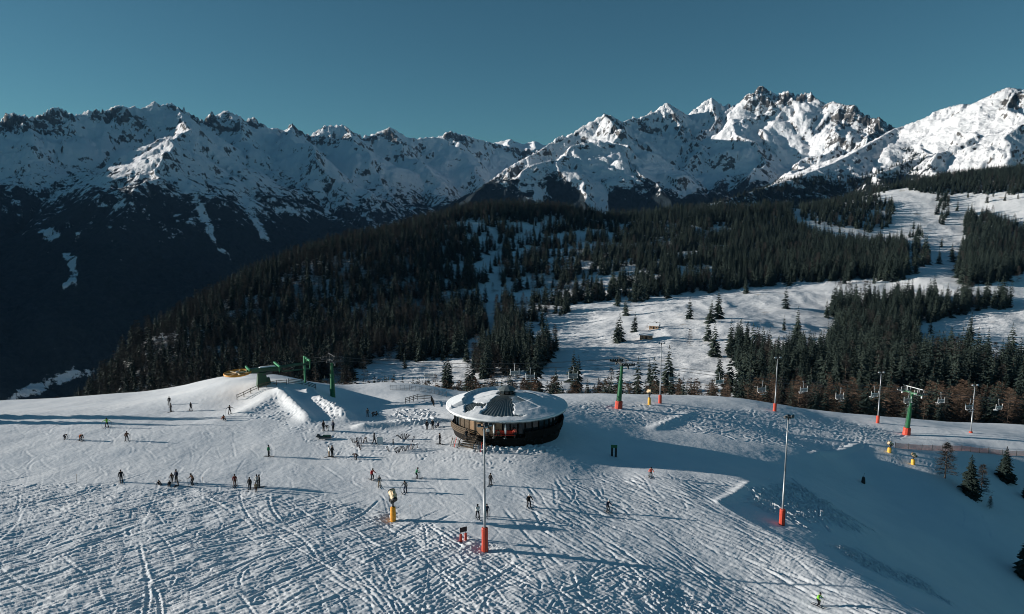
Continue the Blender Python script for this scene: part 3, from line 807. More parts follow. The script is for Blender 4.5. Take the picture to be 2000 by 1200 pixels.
def spruce_crown(seed, whorls=15, per=9, detail=1):
    """unit-height spruce: whorls of drooping boughs, each a folded blade with ragged side sprays"""
    r = random.Random(seed)
    V, Fc = [], []
    squash = r.uniform(0.9, 1.1)
    for w in range(whorls):
        f = w / (whorls - 1)
        z = 0.07 + 0.90 * f ** 0.92
        rad = 0.212 * squash * (1 - f) ** 0.82 + 0.012
        k = max(4, int(per * (1 - 0.45 * f)))
        off = r.random() * 6.28
        for i in range(k):
            if r.random() < 0.10: continue
            a = off + 6.283 * i / k + r.uniform(-0.3, 0.3)
            L = rad * r.uniform(0.6, 1.18)
            droop = L * r.uniform(0.30, 0.62) * (1 - 0.5 * f)
            ca, sa = math.cos(a), math.sin(a)
            wd = L * r.uniform(0.26, 0.42)
            z0 = z + r.uniform(-0.015, 0.015)
            i0 = len(V)
            # spine root, mid, tip ; sides
            V += [(ca * 0.01, sa * 0.01, z0 + 0.012), (ca * L * 0.55, sa * L * 0.55, z0 - droop * 0.38 + 0.008), (ca * L, sa * L, z0 - droop),
                  (ca * L * 0.45 - sa * wd, sa * L * 0.45 + ca * wd, z0 - droop * 0.75), (ca * L * 0.45 + sa * wd, sa * L * 0.45 - ca * wd, z0 - droop * 0.75)]
            Fc += [(i0, i0 + 3, i0 + 1), (i0, i0 + 1, i0 + 4), (i0 + 1, i0 + 3, i0 + 2), (i0 + 1, i0 + 2, i0 + 4)]
            for q in range(detail):
                t = r.uniform(0.3, 0.95); sgn = r.choice((-1, 1)); sp = L * r.uniform(0.16, 0.32)
                bx, by, bz = ca * L * t, sa * L * t, z0 - droop * t * t
                i1 = len(V)
                V += [(bx, by, bz), (bx - sa * sp * sgn + ca * sp * 0.5, by + ca * sp * sgn + sa * sp * 0.5, bz - sp * 0.45), (bx + ca * sp * 0.5, by + sa * sp * 0.5, bz - sp * 0.75)]
                Fc += [(i1, i1 + 1, i1 + 2)]
    i0 = len(V)
    V += [(0.012, 0, 0.93), (-0.006, 0.010, 0.93), (-0.006, -0.010, 0.93), (0, 0, 1.0)]
    Fc += [(i0, i0 + 1, i0 + 3), (i0 + 1, i0 + 2, i0 + 3), (i0 + 2, i0, i0 + 3)]
    me = bpy.data.meshes.new('spruce_crown'); me.from_pydata(V, [], Fc); me.update()
    me.materials.append(M_SPRUCE)
    return me

def larch_crown(seed, branches=110, twigs=4, brown=False):
    """unit-height bare larch: thin upswept branches carrying fine twig fans, sky shows between"""
    r = random.Random(seed)
    V, Fc = [], []
    def blade(p, d, L, w):
        dx, dy, dz = d
        n = math.sqrt(dx * dx + dy * dy + 1e-9)
        sx, sy = -dy / n, dx / n
        i0 = len(V)
        V.extend([(p[0] - sx * w, p[1] - sy * w, p[2]), (p[0] + sx * w, p[1] + sy * w, p[2]), (p[0] + dx * L, p[1] + dy * L, p[2] + dz * L)])
        Fc.append((i0, i0 + 1, i0 + 2))
        i0 = len(V)
        V.extend([(p[0], p[1], p[2] - w), (p[0], p[1], p[2] + w), (p[0] + dx * L, p[1] + dy * L, p[2] + dz * L)])
        Fc.append((i0, i0 + 1, i0 + 2))
    for b in range(branches):
        f = r.random() ** 0.85
        z = 0.12 + 0.85 * f
        L = (0.20 * (1 - f) ** 0.75 + 0.02) * r.uniform(0.55, 1.15)
        a = r.random() * 6.283
        up = r.uniform(-0.15, 0.35)
        d = (math.cos(a), math.sin(a), up)
        blade((0, 0, z), d, L, 0.0035)
        for t in range(twigs):
            q = r.uniform(0.25, 0.98)
            p = (d[0] * L * q, d[1] * L * q, z + up * L * q)
            a2 = a + r.uniform(-1.1, 1.1)
            blade(p, (math.cos(a2), math.sin(a2), r.uniform(-0.7, 0.5)), r.uniform(0.03, 0.07), 0.0042)
    me = bpy.data.meshes.new('larch_crown'); me.from_pydata(V, [], Fc); me.update()
    me.materials.append(M_LARCHB if brown else M_LARCH)
    return me

def trunk_mesh(seed, rad, top):
    r = random.Random(seed)
    bm = bmesh.new()
    rings = []
    for i in range(6):
        f = i / 5
        rr = rad * (1 - 0.93 * f) * (1.35 if i == 0 else 1)
        ox, oy = 0.004 * math.sin(3 * f + seed), 0.004 * math.cos(2 * f + seed)
        rings.append([bm.verts.new((ox + rr * math.cos(k * 1.0472), oy + rr * math.sin(k * 1.0472), -0.03 + f * (top + 0.03))) for k in range(6)])
    for a, b in zip(rings[:-1], rings[1:]):
        for k in range(6):
            bm.faces.new((a[k], a[(k + 1) % 6], b[(k + 1) % 6], b[k]))
    bm.faces.new(rings[-1])
    me = bpy.data.meshes.new('trunk'); bm.to_mesh(me); bm.free()
    for p in me.polygons: p.use_smooth = True
    me.materials.append(M_BARK)
    return me

SPR = [spruce_crown(i) for i in range(6)]
LAR = [larch_crown(100 + i, brown=i > 2) for i in range(5)]
SPR_TR = trunk_mesh(1, 0.013, 0.93)
LAR_TR = trunk_mesh(2, 0.010, 0.97)

def tree_thing(kind, loc, height, seed, label, group=None, crown=None, width=1.0, trunk=None):
    r = random.Random(seed)
    root = empty('spruce_tree' if kind == 's' else 'larch_tree', loc, r.random() * 6.283)
    root.scale = (height * width, height * width, height)
    tag(root, label, 'tree', group)
    c = mesh_obj('crown', crown or (SPR[seed % len(SPR)] if kind == 's' else LAR[seed % 3 if seed > 4 else seed]), parent=root)
    mesh_obj('trunk', trunk or (SPR_TR if kind == 's' else LAR_TR), parent=root)
    return root, c

# ---- where the woods stand
fr = np.random.RandomState(21)
def hill_trees():
    out = []
    gy = 225.0
    sp = 5.7
    Yl = np.arange(225, 1540, sp)
    for Y in Yl:
        x0, x1 = (90 - 1000) / F * Y, (2080 - 1000) / F * Y
        X = np.arange(x0, x1, sp)
        out.append(np.stack([X + fr.uniform(-2.2, 2.2, len(X)), Y + fr.uniform(-2.2, 2.2, len(X))], 1))
    P = np.concatenate(out)
    X, Y = P[:, 0], P[:, 1]
    zh = hill_h(X, Y)
    zn = np.where(Y < 300, near_h(X, np.minimum(Y, 300)), -1e3)
    Z = np.maximum(zh, zn)
    px, py = to_px(X, Y, Z)
    jx = 7 * fbm(X / 22, Y / 22, 2); jy = 4 * fbm(X / 18 + 40, Y / 18, 2)
    op = open_mask(px, py, (jx, jy))
    dens = np.full(len(X), 0.86)
    cl = fbm(X / 38, Y / 38, 3) * 1.25
    mid = sstep(800, 940, px) * (1 - sstep(1180, 1330, px)) * sstep(420, 440, py) * (1 - sstep(590, 640, py))
    dens = dens * (1 - mid) + mid * np.clip(0.16 + 1.0 * cl, 0.02, 0.9)
    mid2 = sstep(1150, 1300, px) * (1 - sstep(1400, 1500, px)) * sstep(425, 445, py) * (1 - sstep(540, 570, py))
    dens = dens * (1 - mid2) + mid2 * np.clip(0.36 + 1.1 * cl, 0.04, 0.95)
    lft = (1 - sstep(700, 900, px))
    dens = dens * (1 - 0.25 * lft * (cl < -0.25))
    # islands of wood on the upper right pasture
    for poly, dn in [([(1560, 400), (1700, 385), (1745, 400), (1740, 440), (1700, 455), (1600, 440), (1560, 425)], 0.5), ([(1890, 420), (1930, 415), (1965, 450), (1990, 500), (1960, 545), (1880, 560), (1865, 540), (1880, 480)], 0.8),
                     ([(1750, 365), (1850, 352), (2080, 352), (2080, 378), (1900, 380), (1800, 378)], 0.8), ([(1778, 450), (1800, 450), (1815, 520), (1785, 540)], 0.25), ([(1990, 440), (2080, 440), (2080, 540), (1990, 510)], 0.6),
                     ([(1830, 375), (1860, 380), (1850, 440), (1830, 440)], 0.3)]:
        m = inpoly(px + jx, py + jy, poly)
        op[m] = False; dens[m] = dn
    dens[op] = 0.010
    # narrow belt just behind the crest keeps to itself
    belt = Y < 300
    dens[belt] = np.where(px[belt] > 1120, 0.85, 0.85)
    gap = (Y > 290) & (Y < 400) & (px > 600) & (px < 1450)
    dens[gap] *= 0.12
    keep = fr.rand(len(X)) < dens
    X, Y, Z, px, py, cl = X[keep], Y[keep], Z[keep], px[keep], py[keep], cl[keep]
    n = len(X)
    lar = 0.06 + 0.42 * (1 - sstep(750, 1000, px)) + 0.16 * (1 - sstep(1000, 1300, px)) * (px > 900)
    lar = np.where(Y < 300, np.where(px > 1120, 0.50, 0.4), lar)
    lar = lar + 0.25 * fbm(X / 60 + 9, Y / 60, 2)
    isl = fr.rand(n) < lar
    H = fr.uniform(13, 23, n) * np.where(isl, 0.95, 1.0) * (1 + 0.15 * cl)
    H = np.where((px > 1500) & (py < 480), H * 0.85, H)
    H = np.where(Y < 300, fr.uniform(10, 17, n), H)
    H = np.where((Y < 300) & (px > 1040) & (px < 1480), fr.uniform(7, 12, n), H)
    # belt trees left of the hut are younger
    H = np.where((Y < 300) & (px < 1100), fr.uniform(7, 12.5, n), H)
    # belt behind the crest: young at the left, taller towards the right
    top = np.interp(px, [150, 440, 640, 880, 1040, 1100, 1300, 1500, 1700, 2000], [790, 760, 748, 752, 745, 756, 750, 744, 752, 762]) + fr.normal(0, 9, n)
    zt = -(top - 440) / F * Y
    H = np.where(Y < 300, np.clip(zt - Z, 5, 25), H)
    return X, Y, Z, H, isl, px, py
TX, TY, TZ, TH, TL, tpx, tpy = hill_trees()
# only trees that rise over the plateau crest
cols = np.arange(60, 2101, 10.0)
sky_y = []
for c in cols:
    Yc = np.arange(120, 230, 1.0); xc = (c - 1000) / F * Yc
    sky_y.append(to_px(xc, Yc, near_h(xc, Yc))[1].min())
sky_y = np.array(sky_y)
ttx, tty = to_px(TX, TY, TZ + TH)
vis = tty < np.interp(ttx, cols, sky_y) - 3
TX, TY, TZ, TH, TL, tpx, tpy, tty = [a[vis] for a in (TX, TY, TZ, TH, TL, tpx, tpy, tty)]
inframe = (tpx > -15) & (tpx < 2015)
order = np.argsort(TY)
single = np.zeros(len(TX), bool)
for kind in (False, True):
    idx = [i for i in order if TL[i] == kind and inframe[i]][:290]
    single[idx] = True
BELTS = [(330, 'at the far left'), (430, 'left of the ochre bullwheel'), (560, 'behind the drive station'), (700, 'behind the dark lift tower'), (790, 'behind the thin net fence'), (870, 'behind the terrace railing'), (990, 'over the left half of the hut roof'), (1110, 'over the right half of the hut roof'),
         (1208, 'between hut roof and left green tower'), (1289, 'between left green tower and first crest mast'), (1405, 'right of the first crest mast'), (1513, 'left of the second crest mast'), (1614, 'right of the second crest mast'), (1714, 'left of the third crest mast'),
         (1783, 'between third crest mast and right tower'), (1896, 'between right tower and last mast'), (9999, 'right of the last mast')]
crowns = {}
nth_tree = -1
for i in np.nonzero(single)[0]:
    where = next(t for x, t in BELTS if tpx[i] < x)
    dist = 'in the near belt' if TY[i] < 300 else 'on the wooded slope'
    kind = 'l' if TL[i] else 's'
    size = 'tall ' if TH[i] > 15.5 else 'short ' if TH[i] < 11 else ''
    lab = size + ('bare brown larch ' if TL[i] else 'dark green spruce ') + dist + ' ' + where
    s = int(fr.randint(1, 10000))
    nth_tree += int(TL[i])
    root, c = tree_thing(kind, (TX[i], TY[i], TZ[i] - 0.3), TH[i], (s + 5 if kind == 's' or TY[i] > 300 else (nth_tree // 9) % 3 if nth_tree % 9 == 0 else 3 + s % 2), lab, size + ('larches ' if TL[i] else 'spruces ') + dist + ' ' + where, width=float(fr.uniform(0.85, 1.25)))
    crowns[c.data.name] = c

# ---- woods on the far right mountain
w = np.clip(CFOR - 0.35, 0, 1).ravel() * (CY.ravel() < 3300)
spx, spy = to_px(CX.ravel(), CY.ravel(), CH.ravel())
w = w * ((spx > 1150) & (spx < 2080) & (spy < 440)) * CY.ravel() ** 2
pick = fr.choice(len(w), 9000, p=w / w.sum())
fx = CX.ravel()[pick] + fr.uniform(-6, 6, 9000); fy = CY.ravel()[pick] + fr.uniform(-6, 6, 9000); fz = CH.ravel()[pick]
fh = fr.uniform(9, 19, 9000)
fl = fr.rand(9000) < 0.18

rest = ~single
PX = np.concatenate([TX[rest], fx]); PY = np.concatenate([TY[rest], fy]); PZ = np.concatenate([TZ[rest], fz]) - 0.5
PH = np.concatenate([TH[rest], fh]); PL = np.concatenate([TL[rest], fl])
nP = len(PX)
print('forest trees', nP, 'singles', single.sum())
me = bpy.data.meshes.new('forest')
me.vertices.add(nP)
me.vertices.foreach_set('co', np.stack([PX, PY, PZ], 1).astype(np.float32).ravel())
NS, NL = 4, 3
var = np.where(PL, NS + fr.randint(0, NL, nP), fr.randint(0, NS, nP))
a = me.attributes.new('variant', 'INT', 'POINT'); a.data.foreach_set('value', var.astype(np.int32))
a = me.attributes.new('size', 'FLOAT_VECTOR', 'POINT')
wdt = fr.uniform(0.85, 1.3, nP)
a.data.foreach_set('vector', np.stack([PH * wdt, PH * wdt, PH], 1).astype(np.float32).ravel())
a = me.attributes.new('turn', 'FLOAT_VECTOR', 'POINT')
a.data.foreach_set('vector', np.stack([fr.normal(0, 0.03, nP), fr.normal(0, 0.03, nP), fr.uniform(0, 6.28, nP)], 1).astype(np.float32).ravel())
forest_o = mesh_obj('forest', me)
tag(forest_o, 'dense conifer forest covering the opposite hillside', 'forest', kind='stuff')
ng = bpy.data.node_groups.new('forest_instances', 'GeometryNodeTree')
ng.interface.new_socket('Geometry', in_out='INPUT', socket_type='NodeSocketGeometry')
ng.interface.new_socket('Geometry', in_out='OUTPUT', socket_type='NodeSocketGeometry')
gi = ng.nodes.new('NodeGroupInput'); go = ng.nodes.new('NodeGroupOutput')
jn = ng.nodes.new('GeometryNodeJoinGeometry')
def named(nm, typ):
    n = ng.nodes.new('GeometryNodeInputNamedAttribute'); n.data_type = typ; n.inputs[0].default_value = nm
    return n
nv, nsz, ntn = named('variant', 'INT'), named('size', 'FLOAT_VECTOR'), named('turn', 'FLOAT_VECTOR')
names = [m_.name for m_ in SPR[:NS]] + [m_.name for m_ in LAR[:NL]]
for k, nm in enumerate(names):
    oi = ng.nodes.new('GeometryNodeObjectInfo'); oi.transform_space = 'ORIGINAL'; oi.inputs['Object'].default_value = crowns[nm]
    ip = ng.nodes.new('GeometryNodeInstanceOnPoints')
    cmp_ = ng.nodes.new('FunctionNodeCompare'); cmp_.data_type = 'INT'; cmp_.operation = 'EQUAL'
    ci = [i_ for i_ in cmp_.inputs if i_.type == 'INT']
    ng.links.new([o_ for o_ in nv.outputs if o_.name == 'Attribute' and o_.enabled][0], ci[0]); ci[1].default_value = k
    ng.links.new(gi.outputs[0], ip.inputs['Points'])
    ng.links.new(cmp_.outputs[0], ip.inputs['Selection'])
    ng.links.new(oi.outputs['Geometry'], ip.inputs['Instance'])
    ng.links.new([o_ for o_ in ntn.outputs if o_.name == 'Attribute' and o_.enabled][0], ip.inputs['Rotation'])
    ng.links.new([o_ for o_ in nsz.outputs if o_.name == 'Attribute' and o_.enabled][0], ip.inputs['Scale'])
    ng.links.new(ip.outputs[0], jn.inputs[0])
ng.links.new(jn.outputs[0], go.inputs[0])
md = forest_o.modifiers.new('woods', 'NODES'); md.node_group = ng

# ---- the few trees standing on the shaded bowl at the right, near the camera
SPR_BIG = [spruce_crown(900 + i, whorls=24, per=12, detail=4) for i in range(2)]
LAR_BIG = [larch_crown(950 + i, branches=190, twigs=7) for i in range(2)]
def near_tree(kind, px, py, toppy, label, width, seed, k):
    x, y, z = ray_ground(px, py)
    top = at(px, toppy, y)[2]
    tree_thing(kind, (x, y, float(ground_z(x, y)) - 0.1), top - z, seed, label, 'lone trees on the shaded slope', crown=(SPR_BIG if kind == 's' else LAR_BIG)[k], width=width)
near_tree('l', 1846, 934, 862, 'tall bare larch with spreading branches, leftmost tree on the shaded slope', 1.5, 5, 0)
near_tree('s', 1893, 968, 886, 'dense dark spruce touching a paler tree, middle of the shaded slope', 1.15, 6, 0)
near_tree('l', 1915, 972, 905, 'thin leaning larch close against the dense dark spruce', 1.25, 7, 1)
near_tree('s', 1962, 938, 870, 'bushy green spruce standing alone below the pink net fence', 1.35, 8, 1)
near_tree('l', 1933, 994, 968, 'tiny bare sapling in the snow below the dark spruce', 1.2, 9, 0)
near_tree('s', 2000, 1128, 1048, 'spruce cut by the right edge low on the shaded slope', 1.3, 10, 0)
near_tree('s', 2006, 975, 930, 'small spruce cut by the right edge below the fence', 1.2, 11, 1)
# ================================================================ mesh helpers for built things
def bm_box(bm, c, s, rz=0.0, rx=0.0, ry=0.0, taper=1.0):
    M = Matrix.Translation(c) @ Matrix.Rotation(rz, 4, 'Z') @ Matrix.Rotation(ry, 4, 'Y') @ Matrix.Rotation(rx, 4, 'X')
    vs = []
    for z in (-0.5, 0.5):
        k = taper if z > 0 else 1.0
        for x, y in ((-0.5, -0.5), (0.5, -0.5), (0.5, 0.5), (-0.5, 0.5)):
            vs.append(bm.verts.new(M @ Vector((x * s[0] * k, y * s[1] * k, z * s[2]))))
    for f in ((3, 2, 1, 0), (4, 5, 6, 7), (0, 1, 5, 4), (1, 2, 6, 5), (2, 3, 7, 6), (3, 0, 4, 7)):
        bm.faces.new([vs[i] for i in f])

def bm_cyl(bm, p0, p1, r0, r1=None, n=8, caps=True):
    r1 = r0 if r1 is None else r1
    p0, p1 = Vector(p0), Vector(p1)
    q = (p1 - p0).to_track_quat('Z', 'Y')
    a, b = [], []
    for i in range(n):
        t = 2 * math.pi * i / n
        d = Vector((math.cos(t), math.sin(t), 0))
        a.append(bm.verts.new(p0 + q @ (d * r0))); b.append(bm.verts.new(p1 + q @ (d * r1)))
    for i in range(n):
        j = (i + 1) % n
        bm.faces.new((a[i], a[j], b[j], b[i]))
    if caps:
        bm.faces.new(a[::-1]); bm.faces.new(b)

def bm_lathe(bm, prof, n=24, c=(0, 0, 0), a0=0.0, a1=2 * math.pi):
    """surface of revolution about z; prof = [(r, z)...]"""
    full = abs(a1 - a0 - 2 * math.pi) < 1e-6
    m = n if full else n + 1
    rings = []
    for r, z in prof:
        rings.append([bm.verts.new((c[0] + r * math.cos(a0 + (a1 - a0) * i / n), c[1] + r * math.sin(a0 + (a1 - a0) * i / n), c[2] + z)) for i in range(m)])
    for A, B in zip(rings[:-1], rings[1:]):
        for i in range(n):
            j = (i + 1) % m
            bm.faces.new((A[i], A[j], B[j], B[i]))

def bm_torus(bm, c, R0, r, n=32, m=8, normal=(0, 0, 1), flat=1.0):
    q = Vector(normal).to_track_quat('Z', 'Y')
    rings = []
    for i in range(n):
        t = 2 * math.pi * i / n
        ring = []
        for k in range(m):
            s = 2 * math.pi * k / m
            p = Vector(((R0 + r * math.cos(s)) * math.cos(t), (R0 + r * math.cos(s)) * math.sin(t), r * flat * math.sin(s)))
            ring.append(bm.verts.new(Vector(c) + q @ p))
        rings.append(ring)
    for i in range(n):
        for k in range(m):
            a, b = rings[i], rings[(i + 1) % n]
            bm.faces.new((a[k], b[k], b[(k + 1) % m], a[(k + 1) % m]))

def build(name, bm, mat, parent=None, bevel=0.0, smooth=False):
    bmesh.ops.recalc_face_normals(bm, faces=bm.faces)
    if bevel:
        try:
            bmesh.ops.bevel(bm, geom=[e for e in bm.edges], offset=bevel, segments=1, affect='EDGES', profile=0.7)
        except Exception:
            pass
    me = bpy.data.meshes.new(name)
    bm.to_mesh(me); bm.free()
    if smooth:
        for p in me.polygons: p.use_smooth = True
    return mesh_obj(name, me, mat, parent)

def part(name, mat, parent, fn, bevel=0.0, smooth=False):
    bm = bmesh.new(); fn(bm)
    return build(name, bm, mat, parent, bevel, smooth)

def copy_tree(o, parent=None):
    c = o.copy(); COL.objects.link(c); c.parent = parent
    for ch in o.children:
        copy_tree(ch, c)
    return c

M_GREEN = simple_mat('green_paint', (0.010, 0.135, 0.048), 0.45, var=0.2, scale=1.2)
M_GREEND = simple_mat('dark_green_paint', (0.004, 0.055, 0.022), 0.45, var=0.25, scale=1.2)
M_GREENL = simple_mat('pale_green_paint', (0.05, 0.27, 0.12), 0.5, var=0.2, scale=1.2)
M_RED = simple_mat('red_padding', (0.52, 0.055, 0.025), 0.6, var=0.15, scale=2.5, bump=0.02)
M_ORANGE = simple_mat('orange_padding', (0.80, 0.33, 0.02), 0.6, var=0.15, scale=2.5, bump=0.02)
M_YELLOW = simple_mat('yellow_padding', (0.80, 0.45, 0.06), 0.6, var=0.15, scale=2.5, bump=0.02)
M_STEEL = simple_mat('galvanised_steel', (0.36, 0.38, 0.40), 0.45, 0.5, var=0.18, scale=1.5)
M_STEELD = simple_mat('dark_steel', (0.06, 0.065, 0.07), 0.5, 0.4, var=0.2, scale=2)
M_BLACK = simple_mat('black_rubber', (0.015, 0.016, 0.018), 0.6, var=0.2, scale=3)
M_WHEEL = simple_mat('ochre_wheel_paint', (0.62, 0.27, 0.03), 0.5, var=0.2, scale=1.5)
M_CREAM = simple_mat('cream_enamel', (0.72, 0.55, 0.34), 0.5, var=0.12, scale=2)
M_WHITE = simple_mat('white_paint', (0.75, 0.76, 0.76), 0.5, var=0.06, scale=2)
M_GLASSL = simple_mat('lamp_glass', (0.55, 0.58, 0.60), 0.15, var=0.05)
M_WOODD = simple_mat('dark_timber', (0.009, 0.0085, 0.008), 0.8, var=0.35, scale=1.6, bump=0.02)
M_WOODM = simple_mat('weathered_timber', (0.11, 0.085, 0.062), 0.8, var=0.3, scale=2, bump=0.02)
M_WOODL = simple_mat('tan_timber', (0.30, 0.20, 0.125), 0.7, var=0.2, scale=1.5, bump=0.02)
M_PINK = simple_mat('faded_pink_net', (0.74, 0.36, 0.31), 0.7, var=0.15, scale=2)
m_, nt_, b_ = new_mat('window_glass'); M_GLASS = m_
b_.inputs['Base Color'].default_value = (0.02, 0.03, 0.035, 1); b_.inputs['Roughness'].default_value = 0.08
M_ROOFM = simple_mat('roof_sheet_metal', (0.15, 0.18, 0.185), 0.5, 0.2, var=0.15, scale=0.8)

def snow_ground(px, py):
    x, y, z = ray_ground(px, py)
    return x, y, float(ground_z(np.array([x]), np.array([y]))[0] + track_h(np.array([x]), np.array([y]))[0])

# ================================================================ floodlight masts
def flood_mast(px, py, toppy, pad_h, nlamps, label, yaw=0.0, lean=0.0, dark=False):
    x, y, z = snow_ground(px, py)
    H = at(px, toppy, y)[2] - z
    root = empty('floodlight_mast', (x, y, z), yaw)
    root.rotation_euler = (0, lean, yaw)
    tag(root, label, 'floodlight', 'floodlight masts along the piste')
    part('pole', M_STEEL, root, lambda bm: (bm_cyl(bm, (0, 0, -0.6), (0, 0, H * 0.5), 0.17, 0.13, 10), bm_cyl(bm, (0, 0, H * 0.5), (0, 0, H - 0.15), 0.125, 0.085, 10)), smooth=True)
    part('padding', M_RED, root, lambda bm: bm_lathe(bm, [(0.30, -0.25), (0.41, -0.2), (0.43, 0.1), (0.40, pad_h * 0.5), (0.41, pad_h - 0.12), (0.36, pad_h), (0.14, pad_h + 0.02)], 10))
    part('crossbar', M_STEELD, root, lambda bm: (bm_box(bm, (0, 0, H - 0.12), (1.5, 0.12, 0.12)), bm_box(bm, (0, 0, H - 0.12), (0.12, 0.9, 0.10)), bm_cyl(bm, (0, 0, H - 0.4), (0, 0, H + 0.1), 0.12, 0.12, 8)))
    spots = [(-0.68, 0), (0.68, 0.0), (0.05, -0.45), (0.25, 0.42)][:nlamps]
    for i, (lx, ly) in enumerate(spots):
        hd = part('lamp_head', M_STEELD if dark else M_STEEL, root, lambda bm: (bm_box(bm, (lx, ly - 0.08, H + 0.08), (0.46, 0.42, 0.26), rx=R(-25)), bm_cyl(bm, (lx, ly, H - 0.15), (lx, ly, H + 0.0), 0.04, 0.04, 6)), bevel=0.03)
        part('lens', M_GLASSL, hd, lambda bm: bm_box(bm, (lx, ly - 0.29, H - 0.005), (0.38, 0.015, 0.20), rx=R(-25)))
    return root
flood_mast(947, 1076, 831, 3.0, 4, 'tall floodlight mast with red padded foot in front of round hut', 0.3, dark=True)
flood_mast(1527, 1024, 815, 2.3, 4, 'floodlight mast with orange red pad at the edge of the shaded slope', 0.5, R(1.0), dark=True)
flood_mast(1289, 788, 671, 2.0, 2, 'floodlight mast beside yellow snow gun on the crest', 0.2)
flood_mast(1513, 804, 699, 2.0, 2, 'floodlight mast on the crest above the shaded slope mast', 0.2, R(0.6))
flood_mast(1714, 827, 728, 2.0, 2, 'floodlight mast on the crest just left of right lift tower', 0.2, R(0.6))
flood_mast(1896, 846, 753, 0.4, 2, 'rightmost floodlight mast behind the piste, no red pad visible', 0.2, R(0.6))

# ================================================================ chairlift
def lift_tower(px, py, H, yaw, lean, label, padded=True, dark=False, wid=1.0, at_xyz=None):
    x, y, z = at_xyz or snow_ground(px, py)
    root = empty('lift_tower', (x, y, z), 0)
    root.rotation_euler = (0, lean, 0)
    tag(root, label, 'lift tower', 'green chairlift towers')
    part('tower_shaft', M_GREEN, root, lambda bm: (bm_cyl(bm, (0, 0, -1), (0, 0, H * 0.62), 0.62, 0.46, 12), bm_cyl(bm, (0, 0, H * 0.62), (0, 0, H - 0.3), 0.36, 0.30, 12), bm_cyl(bm, (0, 0, H * 0.60), (0, 0, H * 0.625), 0.52, 0.52, 12)), smooth=False)
    if padded:
        part('padding', M_RED, root, lambda bm: bm_lathe(bm, [(0.75, -0.3), (0.88, -0.1), (0.9, 0.4), (0.84, 1.0), (0.86, 1.6), (0.78, 1.85), (0.4, 1.9)], 10))
    part('ladder', M_STEELD, root, lambda bm: ([bm_box(bm, (-0.62 + 0.12 * k / 28, 0.0, 1.5 + k * (H - 2) / 28), (0.05, 0.4, 0.03)) for k in range(28)],
                                               bm_cyl(bm, (-0.62, 0.2, 1.2), (-0.45, 0.2, H - 0.4), 0.025, n=5), bm_cyl(bm, (-0.62, -0.2, 1.2), (-0.45, -0.2, H - 0.4), 0.025, n=5)))
    ca, sa = math.cos(yaw), math.sin(yaw)        # along-line direction
    def W(u, v, w):                              # u along line, v across (towards camera negative), w up
        return (u * ca - v * sa, u * sa + v * ca, w)
    mm = M_STEELD if dark else M_STEEL
    part('crossarm', M_GREEN if not dark else M_STEELD, root, lambda bm: bm_box(bm, (0, 0, H - 0.1), (0.4, 5.4, 0.42), rz=yaw))
    for sgn in (-1, 1):
        tr = part('sheave_train', mm, root, lambda bm: (bm_box(bm, W(0, sgn * 2.6, H + 0.05), (3.6, 0.12, 0.18), rz=yaw), bm_box(bm, W(0, sgn * 2.6, H - 0.35), (0.3, 0.3, 0.9), rz=yaw),
                                                         bm_box(bm, W(-0.95, sgn * 2.6, H + 0.2), (1.3, 0.1, 0.14), rz=yaw), bm_box(bm, W(0.95, sgn * 2.6, H + 0.2), (1.3, 0.1, 0.14), rz=yaw)))
        for k in range(6):
            u = -1.6 + 0.64 * k
            p0, p1 = Vector(W(u, sgn * 2.6 - 0.09, H + 0.32)), Vector(W(u, sgn * 2.6 + 0.09, H + 0.32))
            part('sheave', M_BLACK, tr, lambda bm: bm_cyl(bm, p0, p1, 0.22, n=10))
        part('catwalk', mm, root, lambda bm: (bm_box(bm, W(0, sgn * 2.0, H - 0.02), (3.4, 0.5, 0.05), rz=yaw), [bm_box(bm, W(q, sgn * 1.75, H + 0.5), (0.05, 0.05, 1.0), rz=yaw) for q in (-1.6, 0, 1.6)], bm_box(bm, W(0, sgn * 1.75, H + 1.0), (3.3, 0.05, 0.05), rz=yaw)))
    part('lifting_frame', mm, root, lambda bm: (bm_box(bm, W(0, 0, H + 1.25), (0.14, 5.2, 0.14), rz=yaw), bm_box(bm, W(0, -1.4, H + 0.65), (0.1, 0.1, 1.2), rz=yaw), bm_box(bm, W(0, 1.4, H + 0.65), (0.1, 0.1, 1.2), rz=yaw)))
    # where the two ropes run, in world space
    bpy.context.view_layer.update()
    out = []
    for sgn in (-1, 1):
        out.append(Matrix.Translation((x, y, z)) @ Matrix.Rotation(lean, 4, 'Y') @ Vector(W(0, sgn * 2.6, H + 0.56)))
    return out
YAW = R(22)
x1, y1, z1 = snow_ground(650, 775)
T1 = lift_tower(650, 770, at(650, 704, y1)[2] - z1, R(30), 0.0, 'dark lift tower standing behind the mound right of the drive station', padded=False, dark=True, at_xyz=(x1, y1, z1))
T2 = lift_tower(1208, 798, 10.6, YAW, R(3.5), 'green lift tower with red foot right of the round hut', dark=True)
T3 = lift_tower(1770, 850, 10.6, YAW, R(4.0), 'green lift tower with red foot at the far right, pale top')
x4, y4 = (2225 - 1000) / F * 172, 172.0
T4 = None

